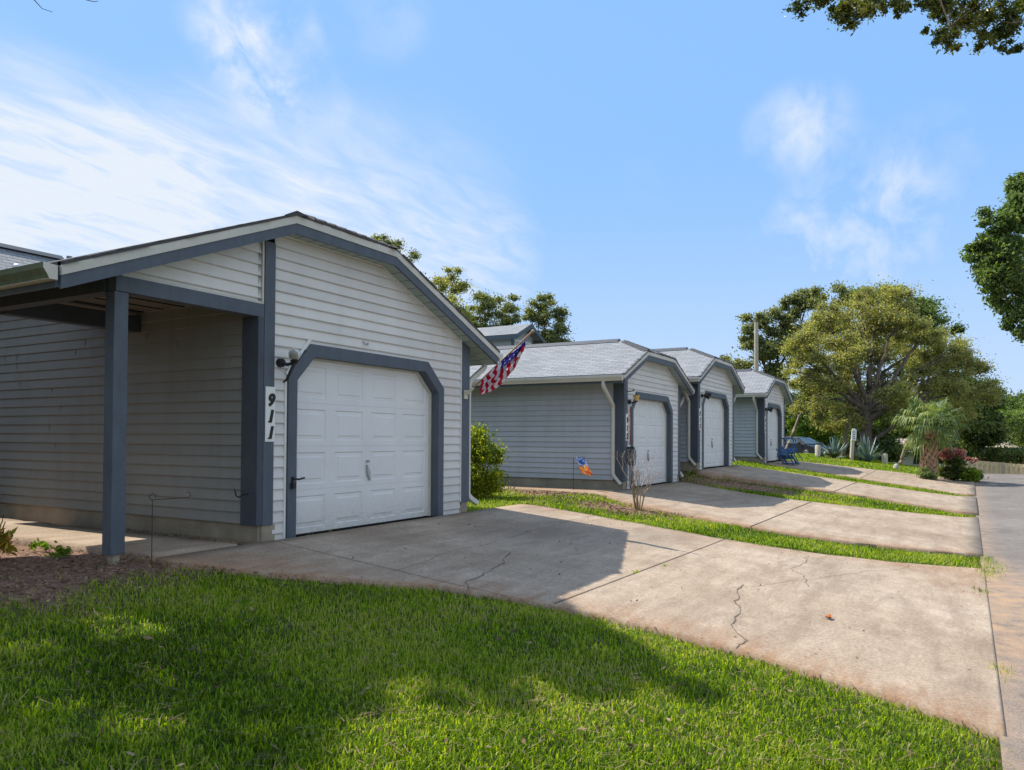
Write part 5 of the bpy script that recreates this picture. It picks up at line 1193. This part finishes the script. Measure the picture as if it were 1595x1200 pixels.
mb = MB(); mb.box(31, 44, 20, 27, -.3, 4.4); mb.build('lower_wall', M['siding_side'], us, org=uo)
mb = MB(); roof_slab(mb, [(30.6, 19.6, 4.4), (44.4, 19.6, 4.4), (44.4, 23.5, 5.6), (30.6, 23.5, 5.6)]); roof_slab(mb, [(44.4, 27.4, 4.4), (30.6, 27.4, 4.4), (30.6, 23.5, 5.6), (44.4, 23.5, 5.6)]); mb.build('lower_roof', M['shingle'], us, org=uo)

# utility pole
p = at(1178, 600, 46); z = Tf(p.x, p.y); up_ = empty('utility_pole', (p.x, p.y, z), 'bare wooden utility pole rising behind the farthest garage roof', 'pole')
mb = MB(); zt = at(1178, 502, 46).z-z; mb.tube([(0, 0, -.3), (0, 0, zt)], [.17, .12], 12); mb.build('pole', M['wood2'], up_)
mb = MB(); mb.tube([(0, 0, zt), (0, 0, zt+.16)], [.13, .09], 10); mb.build('pole_cap', M['bark'], up_)

# ------------------------------------------------------------------ parked car
def car():
    p = at(1247, 700, 52); z = Tf(p.x, p.y); root = empty('parked_car', (p.x, p.y, at(1250, 713, 52).z), 'dark grey hatchback parked beyond the farthest garage', 'car')
    body = flatm('dark_car_paint', (.025, .028, .035), .25, .5, .6); glass = flatm('car_glass', (.05, .08, .085), .06, 0, .8); tyre = flatm('tyre_rubber', (.012, .012, .012), .8); rim = flatm('alloy', (.55, .55, .55), .3, .8)
    # side profile, car along x: rear at -2.1, front 2.1
    low = [(-2.10, .35), (-2.14, .62), (-2.08, .92), (-1.95, 1.02), (1.05, .93), (1.75, .80), (2.08, .64), (2.12, .42), (2.05, .25), (-2.02, .25)]
    mb = MB(); w = .87; n = len(low)
    inset = [(x*.985, z_) for x, z_ in low]
    secs = [(-w+.10, .97), (-w, 1.0), (w, 1.0), (w-.10, .97)]
    rings = []
    for yy_, f in [(-w+.12, 1.0), (-w+.02, .985), (-w, .95)][::-1] + [(w-.12, 1.0), (w-.02, .985), (w, .95)]:
        cx_, cz_ = 0, .6; rings.append([(cx_+(x-cx_)*f, yy_, cz_+(z_-cz_)*f) for x, z_ in low])
    vs = [v for r_ in rings for v in r_]; fs = []
    for i in range(len(rings)-1):
        for k in range(n): fs.append((i*n+k, i*n+(k+1) % n, (i+1)*n+(k+1) % n, (i+1)*n+k))
    fs += [tuple(range(n)), tuple(range((len(rings)-1)*n, len(rings)*n))[::-1]]; mb.idx(vs, fs, 0, False)
    cab = [(-2.0, 1.0), (-1.72, 1.32), (-1.2, 1.43), (-.4, 1.46), (.25, 1.38), (1.15, .93)]; wi = .62; rb = []
    for yy_, top_ in ((-w+.04, 0), (-wi, 1), (wi, 1), (w-.04, 0)):
        rb.append([(x, yy_, z_ if top_ else .93+(z_-.93)*.02) for x, z_ in cab])
    vs = [v for r_ in rb for v in r_]; m = len(cab); fs = []
    for i in range(3):
        for k in range(m-1): fs.append((i*m+k, i*m+k+1, (i+1)*m+k+1, (i+1)*m+k))
    mb.idx(vs, fs, 0, False); mb.build('body', body, root, bevel=.02)
    def sidept(x, t, s):      # point on the sloping cabin side
        zc = float(np.interp(x, [c[0] for c in cab], [c[1] for c in cab])); return (x, s*((w-.04)+(wi-(w-.04))*t+.012), .94+(zc-.94)*t)
    for s in (-1, 1):
        for xa, xb, xc_, xd in ((-1.62, -.62, -.62, -1.45), (-.52, .72, .15, -.52)):
            mb = MB(); mb.face([sidept(xa, .12, s), sidept(xb, .12, s), sidept(xc_, .88, s), sidept(xd, .88, s)]); mb.build('window', glass, root)
    mb = MB(); mb.face([(1.10, -.72, .965), (1.10, .72, .965), (.33, .56, 1.375), (.33, -.56, 1.375)]); mb.build('windscreen', glass, root)
    mb = MB(); mb.face([(-2.01, -.66, 1.06), (-2.01, .66, 1.06), (-1.77, .54, 1.31), (-1.77, -.54, 1.31)]); mb.build('rear_window', glass, root)
    for x in (-1.32, 1.30):
        for s in (-1, 1):
            wr = empty('wheel', (x, s*.80, .31)); wr.parent = root
            mb = MB(); mb.tube([(0, -.1, 0), (0, -.09, 0), (0, .09, 0), (0, .1, 0)], [.28, .31, .31, .28], 24); mb.build('tyre', tyre, wr)
            mb = MB(); y_ = s*.104; mb.tube([(0, y_-.004, 0), (0, y_+.004, 0)], .205, 22, 0)
            mb.build('rim_back', tyre, wr); mb = MB()
            for k in range(10):
                a = k*math.pi/5; mb.tube([(0, y_+s*.008, 0), (.2*math.cos(a), y_+s*.008, .2*math.sin(a))], .017, 5)
            mb.tube([(.205*math.cos(a), y_+s*.008, .205*math.sin(a)) for a in [i*math.pi/12 for i in range(25)]], .016, 5); mb.build('rim', rim, wr)
    for s in (-1, 1):
        mb = MB(); mb.box(1.93, 2.085, s*.62-.17, s*.62+.17, .58, .70); mb.build('headlight', flatm('headlight_lens', (.6, .62, .65), .1), root)
        mb = MB(); mb.box(-2.12, -2.0, s*.66-.14, s*.66+.14, .74, .92); mb.build('tail_light', flatm('tail_lens', (.3, .02, .02), .15), root)
        mb = MB(); mb.box(.70, .86, s*.98-.08, s*.98+.08, .95, 1.07); mb.build('mirror', body, root, bevel=.02)
    root.rotation_euler = (0, 0, R_(-124)); return root
car()

# blue folding chairs against the last garage
cb = flatm('blue_chair_frame', (.04, .13, .30), .35, .3); cf = cloth('blue_chair_fabric', (.10, .22, .42))
base = OFF[914]+Vector((6.75, YW-.62, -.03)); base.z = Tf(base.x, base.y)+.06
for k in range(2):
    root = empty('folding_chair', base+Vector((k*.42, -k*.05, 0)), ['left of two blue folding chairs leaning at the farthest garage door', 'right of two blue folding chairs leaning at the farthest garage door'][k], 'folding chair', 'blue folding chairs at the last garage door')
    for s in (-1, 1):
        y = s*.24
        mb = MB(); mb.tube([(.62, y, .0), (.12, y, .46), (-.12, y, .62)], .022, 8); mb.build('leg', cb, root)
        mb = MB(); mb.tube([(-.10, y*.9, .30), (.28, y*.9, .70), (.36, y*.9, .98), (.22, y*.9, 1.04)], .020, 8); mb.build('back_post', cb, root)
        mb = MB(); mb.tube([(.36, y, .0), (-.06, y, .42), (.22, y, .66), (.55, y, .40), (.95, y, .18)] if k else [(.36, y, .0), (-.06, y, .42), (.22, y, .66)], .020, 8); mb.build('arm', cb, root)
    mb = MB(); mb.idx([(.05, -.22, .40), (.05, .22, .40), (.50, .22, .62), (.50, -.22, .62)], [(0, 1, 2, 3)]); mb.idx([(.07, -.22, .36), (.07, .22, .36), (.30, .22, .22), (.30, -.22, .22)], [(0, 1, 2, 3)])
    so_ = mb.build('seat', cf, root); so_.modifiers.new('solid', 'SOLIDIFY').thickness = .02
    for (x, z) in ((.62, .02), (.36, .02), (.22, 1.04)):
        mb = MB(); mb.tube([(x, -.24, z), (x, .24, z)], .018, 8); mb.build('crossbar', cb, root)
    root.rotation_euler = (0, 0, R_(-25+k*10))

# ------------------------------------------------------------------ grass, litter, weeds
def grass(name, n, xr, yr, hgt, wid, label, dens=None, ragged=.0):
    X = rng.uniform(*xr, n); Y = rng.uniform(*yr, n)
    keep = ~on_hard(X, Y, ragged)
    d = dirt(X, Y); cl_ = .5+.5*np.sin(X*5.1+2*np.sin(Y*3.7))*np.sin(Y*4.3+1.7*np.sin(X*2.9))
    keep &= rng.uniform(0, 1, n) > np.clip(d*1.25 - .25*cl_, 0, .985)
    keep &= rng.uniform(0, 1, n) < .50+.50*cl_
    if dens is not None: keep &= rng.uniform(0, 1, n) < dens(X, Y)
    # in view only
    P = np.stack([X, Y, np.zeros_like(X)-.5-H], 1); zc = P @ np.array(_fw); u = F*(P @ np.array(_R))/np.maximum(zc, .1)
    keep &= (zc > 1.2) & (np.abs(u) < 1100)
    X, Y = X[keep], Y[keep]; n = len(X); Z = tz(X, Y)
    a = rng.uniform(0, 2*np.pi, n); lean_ = rng.uniform(.15, 1.1, n); h = hgt*rng.uniform(.5, 1.25, n)*(.8+.4*(.5+.5*np.sin(X*3.3)*np.sin(Y*2.7))); w = wid*rng.uniform(.7, 1.3, n)
    dx, dy = np.cos(a), np.sin(a); b = a + rng.uniform(-.6, .6, n) + np.pi/2; sx, sy = np.cos(b), np.sin(b)
    base = np.stack([X, Y, Z], 1); out = np.stack([dx, dy, 0*dx], 1); sd2 = np.stack([sx, sy, 0*sx], 1)*w[:, None]*.5; up = np.array([0, 0, 1.])
    m = base + up*(h*np.cos(lean_*.5)*.6)[:, None] + out*(h*np.sin(lean_*.5)*.6)[:, None]
    t = m + up*(h*np.cos(lean_*1.5)*.5)[:, None] + out*(h*np.sin(lean_*1.5)*.6)[:, None]
    V = np.empty((n, 5, 3)); V[:, 0] = base-sd2; V[:, 1] = base+sd2; V[:, 2] = m+sd2*.85; V[:, 3] = m-sd2*.85; V[:, 4] = t
    i = np.arange(n)*5; F_ = np.stack([i, i+1, i+2, i+3, i+3, i+2, i+4], 1).ravel(); cnt = np.tile([4, 3], n)
    o = npmesh(name, V.reshape(-1, 3), cnt, F_, M['grass']); tag(o, label, 'grass', kind='stuff'); return o
def near_d(X, Y): return np.clip(1.0/(np.hypot(X, Y)/3.2)**1.6, .12, 1)
grass('lawn_grass', 560000, (1.2, 7.2), (-.6, 7.0), .054, .0078, 'thick green lawn in the foreground, half in shade', near_d, .03)
grass('strip_grass', 175000, (10.5, 16.6), (-.7, 10.5), .06, .011, 'narrow grass strip between the first two driveways', lambda X, Y: np.full_like(X, .8), .02)
grass('strip_grass', 90000, (19.9, 31), (-.9, 6.6), .07, .018, 'grass strips between the farther driveways', None, .02)
grass('verge_grass', 90000, (27, 56), (-1.5, 9), .085, .035, 'mown grass around the agaves beyond the last driveway')
for k, (x, y, n, s) in enumerate([(12.9, -.55, 260, .22), (13.6, -.62, 300, .25), (14.3, -.6, 160, .15), (11.2, -.42, 90, .12), (7.4, -.42, 60, .12), (8.3, 3.10, 30, .05), (9.0, 2.98, 16, .03)]):
    X = x+rng.normal(size=n)*s*(1.6 if k < 3 else 1); Y = y+rng.normal(size=n)*s*.4
    pts = [(Vector((X[i], Y[i], Tf(X[i], Y[i])+.02)), random.uniform(0, 6.28), random.uniform(.015, .045)) for i in range(n)]; mb = MB()
    for p, a, h in pts:
        d_ = Vector((math.cos(a), math.sin(a), 0)); s_ = Vector((-d_.y, d_.x, 0))*.004; mb.face([p-s_, p+s_, p+d_*h*.4+Vector((0, 0, h))])
    tag(mb.build('weeds', M['grass']), ['weeds at the street corner of the nearest driveway', 'weeds on the road edge by the grass strip tip', 'weeds in the road edge by the second driveway', 'small weed tuft in the kerb joint of the nearest driveway', 'sparse weeds near the front corner of the nearest driveway', 'tiny weeds in the driveway joint', 'tiniest weed in the driveway joint'][k], 'weeds', 'weeds in the paving joints', 'stuff')
# dry runners lying in the lawn
def thatch(n):
    mb = MB()
    for _ in range(n):
        x = random.uniform(1.5, 6.2); y = random.uniform(-.2, 5.6)
        if bool(on_hard(x, y, .02)): continue
        z = Tf(x, y)+random.uniform(.02, .05); a = random.uniform(0, 6.28); L_ = random.uniform(.04, .14); d_ = Vector((math.cos(a), math.sin(a), random.uniform(-.1, .25)))*L_; s_ = Vector((-d_.y, d_.x, 0)).normalized()*.0022; p_ = Vector((x, y, z))
        mb.face([p_-s_, p_+s_, p_+d_+s_, p_+d_-s_])
    return mb.build('dry_grass', M['litter'])
tag(thatch(2600), 'dry brown grass runners tangled in the foreground lawn', 'dry grass', kind='stuff')
# leaf litter
def litter(name, pts, L, W, label, lift=.03):
    n = len(pts); P = np.array([(x, y, Tf(x, y)+lift) for x, y in pts]); a = rng.normal(size=(n, 3))*[1, 1, .25]; a /= np.linalg.norm(a, axis=1)[:, None]
    b = rng.normal(size=(n, 3))*[.3, .3, 1]; b -= (b*a).sum(1)[:, None]*a; b /= np.linalg.norm(b, axis=1)[:, None]; w = np.cross(a, b); s = rng.uniform(.5, 1.4, (n, 1))
    V = np.empty((n, 4, 3)); V[:, 0] = P-a*L*.5*s; V[:, 1] = P+w*W*.5*s; V[:, 2] = P+a*L*.5*s; V[:, 3] = P-w*W*.5*s
    return tag(npmesh(name, V.reshape(-1, 3), np.full(n, 4), np.arange(n*4), M['litter']), label, 'leaf litter', kind='stuff')
pp = []
while len(pp) < 5500:
    x = rng.uniform(2.2, 6.1); y = rng.uniform(4.8, 9.5)
    if on_hard(x, y, 0): continue
    if rng.uniform() < (float(dirt(x, y))*.9+.02)*(1 if y < 7.4 or x > 5.6 else .25): pp.append((x, y))
litter('leaf_litter', pp, .034, .015, 'dead leaves and mulch around the porch post', .012)
pp = []
while len(pp) < 3500:
    x = rng.uniform(11.8, 16.5); y = rng.uniform(3.5, 9.5)
    if not on_hard(x, y, 0) and rng.uniform() < float(dirt(x, y)): pp.append((x, y))
litter('leaf_litter', pp, .05, .025, 'dead leaves round the bare shrub', .012)
pp = [(rng.uniform(6, 13), rng.uniform(-.3, 6.5)) for _ in range(260)]; litter('leaf_litter', pp, .028, .014, 'scattered specks of leaf on the nearest driveway', .028)
pp = [(rng.uniform(2, 6), rng.uniform(.5, 5)) for _ in range(160)]; litter('leaf_litter', pp, .05, .022, 'fallen leaves caught in the foreground lawn', .055)
# one curled brown oak leaf
me = MB(); pts = [(0, 0)]; outl = []
for k in range(20):
    a = k/20*2*math.pi; rr_ = .065*(.65+.35*abs(math.sin(a*2.5))); outl.append((rr_*math.cos(a), rr_*.6*math.sin(a), .012+.02*abs(math.cos(a))))
for k in range(20): me.face([(0, 0, .004), outl[k], outl[(k+1) % 20]])
o = me.build('fallen_leaf', flatm('orange_leaf', (.42, .15, .04), .7)); o.location = (7.98, .98, Tf(7.98, .98)+.024); tag(o, 'single orange brown fallen leaf lying on the nearest driveway', 'leaf')

# croton at the left edge and seedlings
p = (3.72, 7.9); z = Tf(*p); rt = empty('croton_plant', (p[0], p[1], z), 'yellow and orange leaved croton at the left edge', 'plant'); mb = MB()
for k in range(8): limb(mb, (0, 0, -.03), (random.uniform(-.25, .25), random.uniform(-.25, .25), random.uniform(.2, .5)), .012, .005, 5, .08, k)
mb.build('stems', M['bark'], rt); leaves('foliage', [((0, 0, .30), (.30, .30, .30), 420, 16)], M['croton'], .12, .035, rt)
for k, (x, y) in enumerate([(4.25, 7.6), (4.45, 8.3)]):
    rt = empty('seedling', (x, y, Tf(x, y)), ['small green weed in the bare soil left of the porch post', 'small green weed at the edge of the walkway'][k], 'weed', 'weeds in the bare soil')
    leaves('foliage', [((0, 0, .05), (.14, .14, .06), 90, 6)], M['thuja'], .05, .025, rt)
